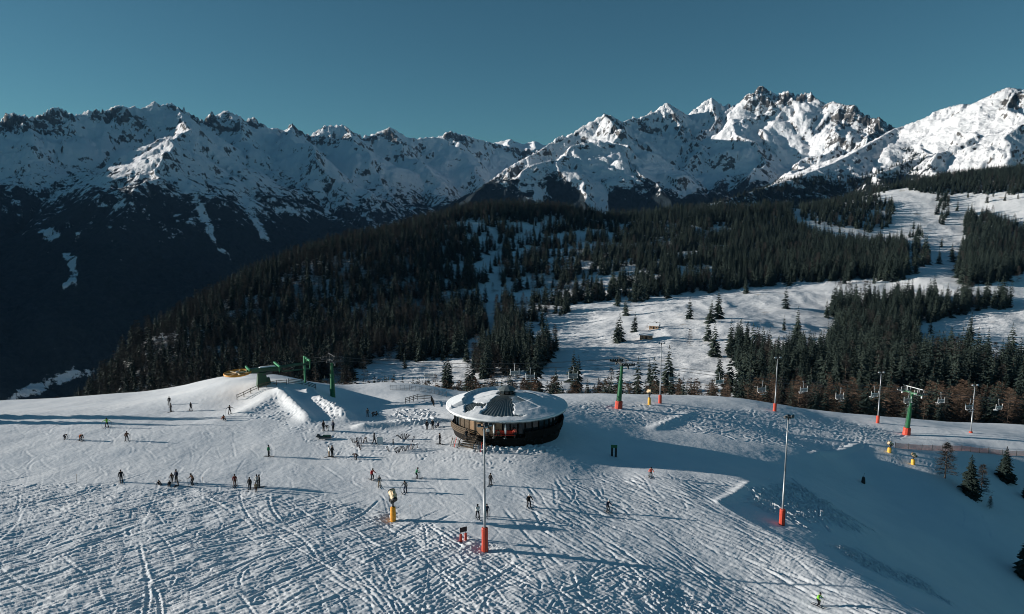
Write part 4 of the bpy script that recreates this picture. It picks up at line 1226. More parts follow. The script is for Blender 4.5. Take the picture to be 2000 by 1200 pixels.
# ---- drive station on the mound
sx, sy, sz = snow_ground(512, 752)
yaw_s = R(30)
st_root = empty('lift_drive_station', (sx, sy, sz), yaw_s)
tag(st_root, 'green chairlift drive station with ochre bullwheel on the snow mound', 'lift station')
part('pedestal', M_GREEND, st_root, lambda bm: (bm_box(bm, (0, 0, 1.2), (2.3, 1.7, 3.0), taper=0.72), bm_box(bm, (1.1, 0, 0.5), (1.4, 1.0, 1.8), ry=R(-14)), bm_box(bm, (0, 0, 2.75), (1.5, 1.9, 0.2))), bevel=0.03)
part('main_beam', M_GREEND, st_root, lambda bm: (bm_box(bm, (0.5, 0, 3.35), (7.6, 1.1, 0.95), taper=0.95), bm_box(bm, (-2.6, 0, 3.05), (2.0, 0.9, 0.5))), bevel=0.04)
part('rear_beam', M_GREEND, st_root, lambda bm: (bm_box(bm, (7.4, 0.55, 3.7), (6.6, 0.22, 0.4), ry=R(-2)), bm_box(bm, (7.4, -0.55, 3.7), (6.6, 0.22, 0.4), ry=R(-2)), bm_box(bm, (7.4, 0, 2.5), (6.0, 0.25, 0.25))))
part('gearbox', M_STEELD, st_root, lambda bm: (bm_box(bm, (1.4, -0.3, 2.6), (1.3, 0.9, 0.7)), bm_cyl(bm, (0.2, -0.5, 2.5), (0.9, -0.5, 2.5), 0.3, n=12)), bevel=0.04)
part('snow_cap', M_SNOW, st_root, lambda bm: bm_box(bm, (1.3, 0.05, 3.93), (3.8, 0.75, 0.24), taper=0.8), bevel=0.07, smooth=True)
for i, (ux, hz, drop) in enumerate([(-2.9, 4.0, 0.5), (3.3, 4.25, 1.3), (9.9, 4.9, 2.0)]):
    ca_ = part('crossarm', M_GREENL, st_root, lambda bm: (bm_box(bm, (ux, 0, hz), (0.34, 5.6 if i else 4.4, 0.34)), bm_box(bm, (ux, 0, hz - 0.35), (0.3, 0.3, 0.6))), bevel=0.02)
    for sgn in (-1, 1):
        part('hanger', M_GREEN, ca_, lambda bm: bm_box(bm, (ux, sgn * (2.65 if i else 2.05), hz - drop / 2), (0.2, 0.2, drop)))
part('rear_post', M_GREENL, st_root, lambda bm: bm_box(bm, (9.3, -0.3, 2.2), (0.36, 0.36, 6.4)))
wh = empty('bullwheel', (-5.0, 0, 3.15)); wh.parent = st_root; wh.rotation_euler = (R(3), R(-3), 0)
part('rim', M_WHEEL, wh, lambda bm: (bm_torus(bm, (0, 0, 0), 2.7, 0.17, 40, 8, flat=1.2), bm_torus(bm, (0, 0, 0.0), 2.5, 0.08, 40, 6, flat=2.2)), smooth=True)
part('disc', M_WHEEL, wh, lambda bm: bm_lathe(bm, [(0.3, -0.05), (2.5, -0.08), (2.5, -0.12), (0.3, -0.12)], 36))
part('hub', M_STEEL, wh, lambda bm: bm_cyl(bm, (0, 0, -0.35), (0, 0, 0.45), 0.4, 0.32, 14))
for k in range(7):
    t = 2 * math.pi * k / 7 + 0.3
    part('spoke', M_CREAM, wh, lambda bm: bm_box(bm, (1.45 * math.cos(t), 1.45 * math.sin(t), 0.06), (2.2, 0.2, 0.16), rz=t))
st_m = Matrix.Translation((sx, sy, sz)) @ Matrix.Rotation(yaw_s, 4, 'Z')
ST = [st_m @ Vector((9.9, -2.6, 4.4)), st_m @ Vector((9.9, 2.6, 4.4))]
SW = [st_m @ Vector((-5.0, -2.7, 3.15)), st_m @ Vector((-5.0, 2.7, 3.15))]

# ---- ropes
def rope_pts(a, b, sag, n=24):
    out = []
    for i in range(n + 1):
        t = i / n
        p = a.lerp(b, t); p.z -= sag * 4 * t * (1 - t)
        out.append(p)
    return out
endp = [Vector((x4, y4 - 2.6, T3[0].z - 7.5)), Vector((x4 + 2, y4 + 2.6, T3[1].z - 7.5))]
zg4 = float(ground_z(np.array([x4]), np.array([y4]))[0])
T4 = lift_tower(0, 0, endp[0].z - 0.56 - zg4, YAW, R(3), 'green lift tower beyond the right edge carrying the ropes on', at_xyz=(x4, y4, zg4))
ROPES = []
for k in (0, 1):
    pts = rope_pts(SW[k], ST[k], 0.05, 4)[:-1] + rope_pts(ST[k], T1[k], 0.05, 4)[:-1] + rope_pts(T1[k], T2[k], 1.5, 30)[:-1] + rope_pts(T2[k], T3[k], 1.0, 30)[:-1] + rope_pts(T3[k], T4[k], 0.6, 20)
    bm = bmesh.new()
    for a, b in zip(pts[:-1], pts[1:]):
        bm_cyl(bm, a, b, 0.05, n=5, caps=False)
    o = build('haul_rope', bm, M_STEELD)
    tag(o, 'near steel haul rope of the chairlift' if k == 0 else 'far steel haul rope of the chairlift', 'cable', 'chairlift ropes')
    ROPES.append(pts)

# ---- chairs
def make_chair():
    root = empty('lift_chair', (0, 0, 0))
    part('hanger_arm', M_STEEL, root, lambda bm: (bm_cyl(bm, (0, 0, 0.08), (0, 0.05, -0.9), 0.05, n=6), bm_cyl(bm, (0, 0.05, -0.9), (0, 0.30, -1.7), 0.05, n=6), bm_box(bm, (0, 0, 0.0), (0.35, 0.14, 0.2))))
    part('frame', M_WHITE, root, lambda bm: (bm_cyl(bm, (-1.05, 0.3, -1.7), (1.05, 0.3, -1.7), 0.055, n=6), [bm_cyl(bm, (s * 1.05, 0.3, -1.15), (s * 1.05, 0.25, -2.55), 0.05, n=6) for s in (-1, 1)],
                                             [bm_cyl(bm, (s * 1.05, 0.25, -2.55), (s * 1.05, -0.35, -2.6), 0.05, n=6) for s in (-1, 1)]))
    part('backrest', M_STEEL, root, lambda bm: [bm_box(bm, (0, 0.26 - 0.02 * i, -1.85 - 0.2 * i), (2.0, 0.05, 0.13), rx=R(8)) for i in range(3)])
    part('seat', M_STEEL, root, lambda bm: [bm_box(bm, (0, 0.15 - 0.2 * i, -2.56), (2.0, 0.15, 0.05)) for i in range(3)])
    part('footrest', M_WHITE, root, lambda bm: (bm_cyl(bm, (-0.7, -0.45, -3.0), (0.7, -0.45, -3.0), 0.05, n=6), bm_cyl(bm, (0, 0.1, -2.2), (0, -0.45, -3.0), 0.04, n=6)))
    return root
chair0 = make_chair()
first = True
def rope_at(k, px):
    best = None
    for p in ROPES[k]:
        pass
    for a, b in zip(ROPES[k][:-1], ROPES[k][1:]):
        pa, pb = to_px(*a)[0], to_px(*b)[0]
        if pa <= px <= pb and pb > pa:
            return a.lerp(b, (px - pa) / (pb - pa))
CH = [(1005, 1, 'left of two chairs above hut roof'), (1036, 0, 'right of two chairs above the hut roof peak'), (1120, 0, 'alone between hut roof and tower'), (1316, 0, 'first right of the crest mast, over snow'),
      (1405, 1, 'over the brown larches, second from the crest mast'), (1490, 0, 'just left of the second crest mast'), (1569, 1, 'just right of the second crest mast'), (1643, 0, 'midway between two crest masts'),
      (1708, 1, 'beside the third crest mast'), (1776, 0, 'directly in front of the right tower'), (1838, 1, 'first beyond the right tower'), (1896, 0, 'across the rightmost mast'), (1951, 1, 'last before the right edge'), (838, 0, 'low over trees behind the terrace rail')]
for px, k, txt in CH:
    p = rope_at(k, px)
    c = chair0 if first else copy_tree(chair0)
    first = False
    c.location = p
    c.rotation_euler = (0, R(random.Random(px).uniform(-3, 3)), YAW + R(-8 if k == 0 else 175))
    tag(c, 'empty grey lift chair ' + txt, 'lift chair', 'chairs hanging on the lift ropes')

# ================================================================ snow guns
def snow_gun(px, py, H, post_mat, yaw, tilt, label, post_w=0.33, scale=1.0):
    x, y, z = snow_ground(px, py)
    root = empty('snow_gun', (x, y, z), yaw)
    tag(root, label, 'snow gun', 'fan snow guns')
    ph = H * 0.45
    part('padded_post', post_mat, root, lambda bm: bm_lathe(bm, [(post_w * 0.8, -0.5), (post_w, 0), (post_w * 1.05, ph * 0.5), (post_w * 0.95, ph - 0.1), (post_w * 0.5, ph)], 10))
    part('mast', M_STEELD, root, lambda bm: (bm_cyl(bm, (0, 0, ph), (0, 0, H * 0.68), 0.13 * scale, n=8), bm_box(bm, (0, 0.1, H * 0.62), (0.5 * scale, 0.5 * scale, 0.55 * scale))), bevel=0.02)
    M3 = Matrix.Translation((0, 0, H * 0.82)) @ Matrix.Rotation(tilt, 4, 'Y')
    def P(u, v, w): return M3 @ Vector((u, v, w))
    part('yoke', M_STEELD, root, lambda bm: [bm_cyl(bm, (0, s * 0.5 * scale, H * 0.62), P(0, s * 0.55 * scale, 0), 0.06, n=6) for s in (-1, 1)])
    br = part('barrel', M_CREAM, root, lambda bm: (bm_cyl(bm, P(-0.75 * scale, 0, 0), P(0.55 * scale, 0, 0), 0.42 * scale, 0.50 * scale, 16, caps=False), bm_cyl(bm, P(-0.7 * scale, 0, 0), P(0.5 * scale, 0, 0), 0.38 * scale, 0.46 * scale, 16, caps=True)), smooth=False)
    part('intake_grille', M_BLACK, br, lambda bm: (bm_cyl(bm, P(-1.0 * scale, 0, 0), P(-0.74 * scale, 0, 0), 0.40 * scale, 0.44 * scale, 16)))
    q = M3.to_quaternion() @ Vector((1, 0, 0))
    part('nozzle_ring', M_BLACK, br, lambda bm: bm_torus(bm, P(0.58 * scale, 0, 0), 0.49 * scale, 0.07 * scale, 20, 6, normal=q))
    part('motor_box', M_CREAM, root, lambda bm: bm_box(bm, P(-0.1 * scale, 0, 0.55 * scale), (0.5 * scale, 0.35 * scale, 0.25 * scale), ry=tilt), bevel=0.03)
    return root
snow_gun(768, 1016, 4.5, M_ORANGE, R(120), R(-38), 'large snow gun on orange padded post at the bumpy field edge', 0.36, 0.95)
snow_gun(1268, 791, 4.0, M_YELLOW, R(-25), R(-25), 'snow gun on yellow post beside the crest floodlight', 0.36, 0.85)
snow_gun(1737, 884, 2.4, M_YELLOW, R(200), R(-20), 'squat snow gun at the left end of the pink net', 0.40, 0.8)
snow_gun(1783, 908, 2.6, M_YELLOW, R(160), R(-30), 'squat snow gun standing just inside the shaded slope', 0.40, 0.7)

# ================================================================ signs and markers
x, y, z = snow_ground(905, 1057)
sg = empty('piste_sign', (x, y, z), R(28))
tag(sg, 'black sign board on two red padded posts left of the tall mast', 'sign')
for s in (-1, 1):
    part('padded_post', M_RED, sg, lambda bm: bm_cyl(bm, (s * 0.33, 0, -0.4), (s * 0.33, 0, 1.05), 0.17, 0.15, 10))
    part('post', M_STEELD, sg, lambda bm: bm_cyl(bm, (s * 0.33, 0, 1.0), (s * 0.33, 0, 1.7), 0.04, n=6))
part('board', M_BLACK, sg, lambda bm: bm_box(bm, (0, -0.05, 1.6), (0.95, 0.05, 0.62)), bevel=0.01)
x, y, z = snow_ground(1199, 893)
sg = empty('piste_sign', (x, y, z), R(-5))
tag(sg, 'green topped sign on two dark legs in the hut shadow', 'sign')
for s in (-1, 1):
    part('padded_leg', M_BLACK, sg, lambda bm: bm_box(bm, (s * 0.33, 0, 0.6), (0.36, 0.22, 2.0)), bevel=0.03)
part('board', M_GREEN, sg, lambda bm: bm_box(bm, (0, -0.04, 1.85), (1.1, 0.1, 0.5)), bevel=0.01)
x, y, z = snow_ground(1686, 944)
sg = empty('padded_hydrant', (x, y, z), R(0))
tag(sg, 'small dark padded post alone on the shaded slope', 'post')
part('padding', M_BLACK, sg, lambda bm: bm_lathe(bm, [(0.36, -0.3), (0.38, 0.2), (0.30, 1.0), (0.2, 1.25), (0.04, 1.3)], 10))
part('rod', M_STEELD, sg, lambda bm: bm_cyl(bm, (0, 0, 1.2), (0.1, 0, 2.0), 0.03, n=6))
for px, py, hh, txt in [(150, 944, 1.3, 'left of the standing dark skier'), (801, 1005, 1.2, 'right of the orange snow gun'), (305, 944, 0.9, 'beside the seated group'), (313, 944, 0.9, 'second one beside the seated group'), (396, 944, 0.9, 'right of the seated group')]:
    x, y, z = snow_ground(px, py)
    pr = empty('marker_pole', (x, y, z))
    tag(pr, 'thin marker pole in the snow ' + txt, 'pole', 'thin poles in the snow')
    part('rod', M_STEELD, pr, lambda bm: bm_cyl(bm, (0, 0, -0.3), (0.02, 0, hh), 0.022, n=6))
    part('cap', M_ORANGE, pr, lambda bm: bm_cyl(bm, (0.02, 0, hh - 0.1), (0.02, 0, hh), 0.03, n=6))

# ================================================================ fences
def rail_fence(pts_px, h, rails, mat, label, spacing=2.0, name='rail_fence', group=None):
    pts = []
    for a, b in zip(pts_px[:-1], pts_px[1:]):
        A, B = Vector(snow_ground(*a)), Vector(snow_ground(*b))
        n = max(1, int(round((B - A).length / spacing)))
        for i in range(n):
            p = A.lerp(B, i / n)
            p.z = float(ground_z(np.array([p.x]), np.array([p.y]))[0])
            pts.append(p)
    pts.append(Vector(snow_ground(*pts_px[-1])))
    root = empty(name, pts[0])
    tag(root, label, 'fence', group)
    o = pts[0]
    for p in pts:
        part('post', mat, root, lambda bm: bm_box(bm, p - o + Vector((0, 0, h / 2 - 0.1)), (0.11, 0.11, h + 0.3), rz=random.Random(p.x).uniform(-0.2, 0.2)))
    for p, q in zip(pts[:-1], pts[1:]):
        for f in rails:
            a, b = p - o + Vector((0, 0, h * f)), q - o + Vector((0, 0, h * f))
            d = b - a
            part('rail', mat, root, lambda bm: bm_box(bm, (a + b) / 2 + Vector((0, -0.07, 0)), (d.length, 0.05, 0.12), rz=math.atan2(d.y, d.x), ry=-math.atan2(d.z, math.hypot(d.x, d.y))))
    return root
rail_fence([(463, 782), (490, 769), (520, 758), (560, 752)], 1.15, (0.5, 0.95), M_WOODM, 'wooden rail fence climbing the left side of the mound')
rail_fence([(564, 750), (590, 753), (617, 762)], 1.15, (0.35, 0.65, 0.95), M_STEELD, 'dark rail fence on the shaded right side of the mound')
rail_fence([(792, 789), (815, 782), (842, 784), (848, 796)], 1.3, (0.4, 0.7, 0.98), M_WOODD, 'dark terrace railing left of the round hut')

def net_fence(pts_px, h, mat, postmat, label, spacing, strips, vert, bulge=0.0):
    pts = []
    for a, b in zip(pts_px[:-1], pts_px[1:]):
        A, B = Vector(snow_ground(*a)), Vector(snow_ground(*b))
        n = max(1, int(round((B - A).length / spacing)))
        for i in range(n):
            p = A.lerp(B, i / n); p.z = float(ground_z(np.array([p.x]), np.array([p.y]))[0]); pts.append(p)
    pts.append(Vector(snow_ground(*pts_px[-1])))
    root = empty('net_fence', pts[0]); tag(root, label, 'fence')
    o = pts[0]
    for i, p in enumerate(pts):
        part('post', postmat, root, lambda bm: bm_cyl(bm, p - o + Vector((0, 0, -0.3)), p - o + Vector((0.02 * (i % 3), 0, h + 0.15)), 0.04, n=6))
    for i, (p, q) in enumerate(zip(pts[:-1], pts[1:])):
        def net(bm):
            a, b = p - o, q - o
            nseg = 6
            L = (b - a).length
            for s in range(strips):
                f = (s + 0.4) / strips
                for k in range(nseg):
                    def pt(t): return a.lerp(b, t) + Vector((0, 0, h * f - 0.08 * math.sin(math.pi * t) * f))
                    c0, c1 = pt(k / nseg), pt((k + 1) / nseg)
                    d = c1 - c0
                    bm_box(bm, (c0 + c1) / 2, (d.length, 0.012, 0.05), rz=math.atan2(d.y, d.x), ry=-math.atan2(d.z, math.hypot(d.x, d.y)))
            for k in range(int(L / vert)):
                t = (k + 0.5) * vert / L
                c = a.lerp(b, t)
                bm_box(bm, c + Vector((0, 0, h * 0.5)), (0.035, 0.012, h * 0.95))
        part('net', mat, root, net)
    return root
net_fence([(1748, 876), (1800, 880), (1860, 882), (1930, 887), (2040, 893)], 1.25, M_PINK, M_WOODM, 'long faded pink net fence along the piste at the right', 3.0, 12, 0.22)
net_fence([(762, 762), (800, 763), (840, 768), (872, 776)], 1.3, M_STEELD, M_STEELD, 'thin grey net fence on the snow back behind the hut', 3.2, 4, 1.0)
# ================================================================ round mountain hut
HC = Vector(at(990, 791, 122.0))
hg = float(ground_z(np.array([HC.x]), np.array([HC.y - 9]))[0])
EZ = HC.z - hg                        # eave height over the ground at the front
hut = empty('round_hut', (HC.x, HC.y, hg))
tag(hut, 'round dark timber mountain hut with a wide shallow snow covered roof', 'hut')
RO = 10.84
def roof_z(r):
    return EZ + 2.35 * (1 - (r / RO) ** 1.12)
# roof sheet with standing seams
def roof_fn(bm):
    prof = [(RO - 0.05, EZ - 0.32), (RO, EZ - 0.05)] + [(RO * f, roof_z(RO * f)) for f in (0.98, 0.85, 0.7, 0.55, 0.4, 0.25, 0.12)]
    bm_lathe(bm, prof, 96)
    for k in range(96):
        t = 2 * math.pi * (k + 0.5) / 96
        for f0, f1 in ((0.14, 0.4), (0.4, 0.7), (0.7, 0.97)):
            a = Vector((RO * f0 * math.cos(t), RO * f0 * math.sin(t), roof_z(RO * f0) + 0.03)); b = Vector((RO * f1 * math.cos(t), RO * f1 * math.sin(t), roof_z(RO * f1) + 0.03))
            d = b - a
            bm_box(bm, (a + b) / 2, (d.length, 0.045, 0.08), rz=t, ry=-math.atan2(d.z, math.hypot(d.x, d.y)))
roof = part('roof', M_ROOFM, hut, roof_fn)
# snow lying on the roof: thick at the back left where it ends in a drop, bare where it slid off at the front
nth, nr = 240, 64
th = np.linspace(0, 2 * np.pi, nth); rr = np.concatenate([np.linspace(1.3, RO - 0.1, nr), [RO + 0.10, RO + 0.13, RO + 0.05]])
RR, TT = np.meshgrid(rr, th)
SX, SY = RR * np.cos(TT), RR * np.sin(TT)
wob = 0.35 * fbm(SX / 1.3, SY / 1.3, 3)
def pmask(poly, soft=0.0):
    return inpoly(SX + wob, SY + wob * 0.6, poly)
bare = pmask([(-2.0, -1.5), (0.4, -1.2), (1.3, -5.5), (1.2, -8.4), (3.2, -8.6), (2.6, -9.3), (-2.0, -9.4), (-4.6, -8.0), (-3.2, -5.5), (-3.3, -4.4), (-6.3, -2.6), (-7.2, -3.4), (-7.2, -6.6), (-6.2, -6.3), (-5.2, -4.4), (-4.0, -5.6), (-3.6, -4.3)])
bare |= pmask([(-1.6, 1.6), (1.5, 1.6), (1.7, -0.9), (0.9, -1.7), (-0.8, -1.6), (-1.7, -0.6)])
tk = 0.20 + 0.05 * fbm(SX / 2.2, SY / 2.2, 3)
ang = np.degrees(TT)
rim = np.interp(ang, [0, 85, 97, 125, 149, 180, 200, 215, 360], [99, 99, 8.7, 8.1, 7.4, 7.5, 8.2, 99, 99])
tk = np.where(RR > rim + wob, 0.95 - 0.55 * np.clip((RR - rim) / np.maximum(RO - rim, 0.1), 0, 1) + 0.05 * wob, tk)
# slabs: shallow steps where the cover has cracked and crept
for r0, a0, a1, dz in [(4.6, 255, 352, 0.09), (7.6, 270, 320, 0.09), (6.4, 5, 80, 0.08), (8.8, 10, 70, 0.05), (7.4, 190, 250, 0.08)]:
    sl = (RR < r0 + 0.25 * wob + 0.12 * np.sin(TT * 9)) & (ang > a0) & (ang < a1)
    tk = np.where(sl, tk - dz, tk)
tk = np.where(bare, -0.09, tk)
ZS = EZ + 2.35 * (1 - (np.minimum(RR, RO) / RO) ** 1.12) + tk
ZS[:, -2] = EZ + 0.02 + 0.06 * fbm(SX[:, -2] * 0.8, SY[:, -2] * 0.8, 2); ZS[:, -1] = EZ - 0.08 - 0.14 * np.abs(fbm(SX[:, -1] * 0.9, SY[:, -1] * 0.9, 2))
ZS[:, -3] = np.maximum(ZS[:, -3], EZ + 0.10)
me = grid_mesh('snow_cover', np.stack([SX.ravel(), SY.ravel(), ZS.ravel()], 1), nth, len(rr))
mesh_obj('snow_cover', me, M_SNOW, roof)
# lantern on top
lan = empty('roof_lantern', (0, 0, roof_z(1.2))); lan.parent = hut
part('lantern_wall', M_WOODD, lan, lambda bm: bm_lathe(bm, [(1.35, -0.5), (1.3, 0.75), (0.0, 0.75)], 10))
part('lantern_cap', M_ROOFM, lan, lambda bm: bm_lathe(bm, [(1.65, 0.70), (1.7, 0.82), (0.9, 1.25), (0.0, 1.45)], 10))
for k in range(10):
    t = 2 * math.pi * (k + 0.5) / 10
    part('lantern_pane', M_GLASS, lan, lambda bm: bm_box(bm, (1.29 * math.cos(t), 1.29 * math.sin(t), 0.35), (0.05, 0.6, 0.5), rz=t))
part('vent_pipe', M_STEELD, lan, lambda bm: (bm_cyl(bm, (0.9, 0.6, 0.5), (0.9, 0.6, 1.7), 0.14, n=8), bm_cyl(bm, (0.9, 0.6, 1.7), (0.9, 0.6, 1.85), 0.22, 0.1, 8)))
# walls: a tapering skirt of boards, balcony, window band
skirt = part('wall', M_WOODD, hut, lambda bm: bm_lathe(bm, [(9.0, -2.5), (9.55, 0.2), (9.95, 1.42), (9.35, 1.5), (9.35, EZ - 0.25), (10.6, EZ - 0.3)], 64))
nb = 0
for f in range(7):
    zz = -0.9 + f * 0.36
    r_ = 9.52 + 0.30 * zz
    part('cladding_board', M_WOODD, skirt, lambda bm: bm_lathe(bm, [(r_ + 0.02, zz), (r_ + 0.10, zz + 0.02), (r_ + 0.07, zz + 0.33), (r_ + 0.0, zz + 0.33)], 72))
FLZ = 1.62
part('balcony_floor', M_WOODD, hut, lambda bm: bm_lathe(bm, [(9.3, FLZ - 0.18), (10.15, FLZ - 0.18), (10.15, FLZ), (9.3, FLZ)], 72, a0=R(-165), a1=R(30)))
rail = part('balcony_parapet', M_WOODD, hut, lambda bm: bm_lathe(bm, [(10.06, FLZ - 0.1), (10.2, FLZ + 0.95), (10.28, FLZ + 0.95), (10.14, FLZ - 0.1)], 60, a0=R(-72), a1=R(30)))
part('handrail', M_WOODD, rail, lambda bm: bm_lathe(bm, [(10.18, FLZ + 0.95), (10.18, FLZ + 1.0), (10.30, FLZ + 1.0), (10.30, FLZ + 0.95)], 60, a0=R(-72), a1=R(30)))
for k, a in enumerate(range(-70, 30, 9)):
    part('balcony_brace', M_WOODD, rail, lambda bm: bm_cyl(bm, (9.95 * math.cos(R(a)), 9.95 * math.sin(R(a)), 0.9), (10.22 * math.cos(R(a)), 10.22 * math.sin(R(a)), FLZ + 0.9), 0.09, n=6))
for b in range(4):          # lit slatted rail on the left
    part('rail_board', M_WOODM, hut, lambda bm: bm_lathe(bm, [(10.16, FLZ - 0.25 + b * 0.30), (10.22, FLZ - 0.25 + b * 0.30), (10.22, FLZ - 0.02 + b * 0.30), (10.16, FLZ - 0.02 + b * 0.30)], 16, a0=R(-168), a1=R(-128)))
nwin = 46
for k in range(nwin):
    t = 2 * math.pi * k / nwin
    deg = math.degrees(t) - 360
    if -230 < deg < -190 or deg > -2 or deg < -215: continue
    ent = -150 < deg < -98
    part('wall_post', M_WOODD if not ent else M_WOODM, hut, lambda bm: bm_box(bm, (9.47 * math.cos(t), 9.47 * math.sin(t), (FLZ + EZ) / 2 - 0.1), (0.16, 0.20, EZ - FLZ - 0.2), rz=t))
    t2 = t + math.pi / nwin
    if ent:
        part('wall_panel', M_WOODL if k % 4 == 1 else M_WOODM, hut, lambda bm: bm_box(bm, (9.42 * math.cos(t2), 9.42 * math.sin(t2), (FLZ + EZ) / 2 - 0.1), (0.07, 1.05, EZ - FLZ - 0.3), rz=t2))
    else:
        w_ = part('window', M_WOODD, hut, lambda bm: (bm_box(bm, (9.43 * math.cos(t2), 9.43 * math.sin(t2), FLZ + 0.35), (0.10, 1.02, 0.12), rz=t2), bm_box(bm, (9.43 * math.cos(t2), 9.43 * math.sin(t2), EZ - 0.62), (0.10, 1.02, 0.12), rz=t2)))
        part('pane', M_GLASS, w_, lambda bm: bm_box(bm, (9.40 * math.cos(t2), 9.40 * math.sin(t2), (FLZ + EZ) / 2 - 0.15), (0.03, 1.0, EZ - FLZ - 1.0), rz=t2))
    if k % 2 == 0:
        part('rafter', M_WOODD, hut, lambda bm: bm_box(bm, (10.1 * math.cos(t), 10.1 * math.sin(t), EZ - 0.36), (1.3, 0.12, 0.16), rz=t))
door = part('door', M_WOODL, hut, lambda bm: bm_box(bm, (9.52 * math.cos(R(-118)), 9.52 * math.sin(R(-118)), FLZ + 1.0), (0.08, 1.1, 2.0), rz=R(-118)))
part('handle', M_STEEL, door, lambda bm: bm_box(bm, (9.60 * math.cos(R(-115.5)), 9.60 * math.sin(R(-115.5)), FLZ + 1.0), (0.06, 0.06, 0.2), rz=R(-118)))
for k in range(6):          # stairs down from the entrance
    t = R(-124)
    rr_ = 10.4 + 0.32 * k
    part('step', M_WOODM, hut, lambda bm: bm_box(bm, (rr_ * math.cos(t), rr_ * math.sin(t), FLZ - 0.1 - 0.28 * k), (0.36, 2.4, 0.12), rz=t))
for s in (-1, 1):
    t = R(-124) + s * 0.115
    part('stair_rail', M_WOODM, hut, lambda bm: (bm_cyl(bm, (10.4 * math.cos(t), 10.4 * math.sin(t), FLZ + 0.9), (12.1 * math.cos(t), 12.1 * math.sin(t), 0.9), 0.06, n=6), bm_cyl(bm, (12.1 * math.cos(t), 12.1 * math.sin(t), -0.3), (12.1 * math.cos(t), 12.1 * math.sin(t), 0.95), 0.07, n=6)))

# things standing on the balcony and at the entrance
def hut_pt(deg, r, z=FLZ): return (HC.x + r * math.cos(R(deg)), HC.y + r * math.sin(R(deg)), hg + z)
M_REDC = simple_mat('red_canvas', (0.55, 0.05, 0.03), 0.8, var=0.15)
def deck_bench(deg, mat, label):
    o = empty('deck_bench', hut_pt(deg, 9.9), R(deg + 90)); tag(o, label, 'bench', 'benches on the balcony')
    part('seat', mat, o, lambda bm: bm_box(bm, (0, 0, 0.45), (1.9, 0.42, 0.07)))
    part('backrest', mat, o, lambda bm: bm_box(bm, (0, 0.2, 0.85), (1.9, 0.06, 0.6), rx=R(-8)))
    for s in (-1, 1):
        part('leg', M_WOODM, o, lambda bm: bm_box(bm, (s * 0.8, 0, 0.21), (0.09, 0.36, 0.42)))
deck_bench(-96, M_REDC, 'bench with red cover on the hut balcony')
deck_bench(-87, M_REDC, 'second red covered bench at the middle of the balcony')
deck_bench(-106, M_WOODM, 'plain wooden bench on the balcony by the entrance')
def parasol(deg, r, z, label, mat):
    o = empty('closed_parasol', hut_pt(deg, r, z)); tag(o, label, 'parasol', 'closed parasols round the hut')
    part('pole', M_STEEL, o, lambda bm: bm_cyl(bm, (0, 0, 0), (0, 0, 2.3), 0.03, n=6))
    part('canopy', mat, o, lambda bm: bm_lathe(bm, [(0.05, 2.35), (0.12, 2.1), (0.17, 1.3), (0.13, 0.8), (0.05, 0.75)], 8))
    part('base', M_STEELD, o, lambda bm: bm_cyl(bm, (0, 0, -0.02), (0, 0, 0.08), 0.3, 0.26, 10))
parasol(-102, 10.1, FLZ, 'closed pale parasol left of the red bench', M_WHITE)
parasol(-91, 10.1, FLZ, 'closed pale parasol between the red benches', M_WHITE)
def wood_rack(deg, r, label):
    x, y, _ = hut_pt(deg, r, 0); z = float(ground_z(np.array([x]), np.array([y]))[0])
    o = empty('ski_rack', (x, y, z), R(deg + 90)); tag(o, label, 'ski rack', 'trestle ski racks before the hut')
    for s in (-1, 1):
        part('trestle', M_WOODM, o, lambda bm: (bm_cyl(bm, (s * 0.9, -0.45, -0.2), (s * 0.9, 0, 1.2), 0.05, n=5), bm_cyl(bm, (s * 0.9, 0.45, -0.2), (s * 0.9, 0, 1.2), 0.05, n=5)))
    part('top_bar', M_WOODM, o, lambda bm: bm_cyl(bm, (-1.1, 0, 1.2), (1.1, 0, 1.2), 0.05, n=6))
    for k in range(6):
        part('leaning_ski', [M_BLACK, M_STEELD, M_BLACK, M_REDC, M_STEELD][k % 5], o, lambda bm: bm_box(bm, (-0.8 + 0.32 * k, -0.28, 0.75), (0.09, 0.03, 1.7), rx=R(-20)))
wood_rack(-134, 12.3, 'wooden ski rack with leaning skis left of the hut stairs')
wood_rack(-110, 12.2, 'wooden ski rack with leaning skis right of the hut stairs')
# ================================================================ people
def pose_mesh(name, J, radii, edges, region):
    """one continuous body grown over a posed skeleton; region gives the cloth slot per joint"""
    me = bpy.data.meshes.new('rig')
    names = list(J)
    me.from_pydata([J[n] for n in names], [(names.index(a), names.index(b)) for a, b in edges], [])
    o = bpy.data.objects.new('rig', me); COL.objects.link(o)
    sk = o.modifiers.new('skin', 'SKIN')
    for i, n in enumerate(names):
        r = radii[n]
        me.skin_vertices[0].data[i].radius = r if isinstance(r, tuple) else (r, r)
    me.skin_vertices[0].data[names.index('pelvis')].use_root = True
    sb = o.modifiers.new('sub', 'SUBSURF'); sb.levels = 1
    dg = bpy.context.evaluated_depsgraph_get()
    out = bpy.data.meshes.new_from_object(o.evaluated_get(dg))
    out.name = name
    bpy.data.objects.remove(o); bpy.data.meshes.remove(me)
    P = np.array([J[n] for n in names])
    seg = [(names.index(a), names.index(b)) for a, b in edges]
    for p in out.polygons:
        c = np.array(p.center)
        best, br = 1e9, 0
        for (i, j) in seg:
            v = P[j] - P[i]; t = np.clip(np.dot(c - P[i], v) / (np.dot(v, v) + 1e-9), 0, 1)
            d = np.linalg.norm(c - P[i] - t * v)
            if d < best:
                best, br = d, region[names[j]]
        p.material_index = br
        p.use_smooth = True
    return out

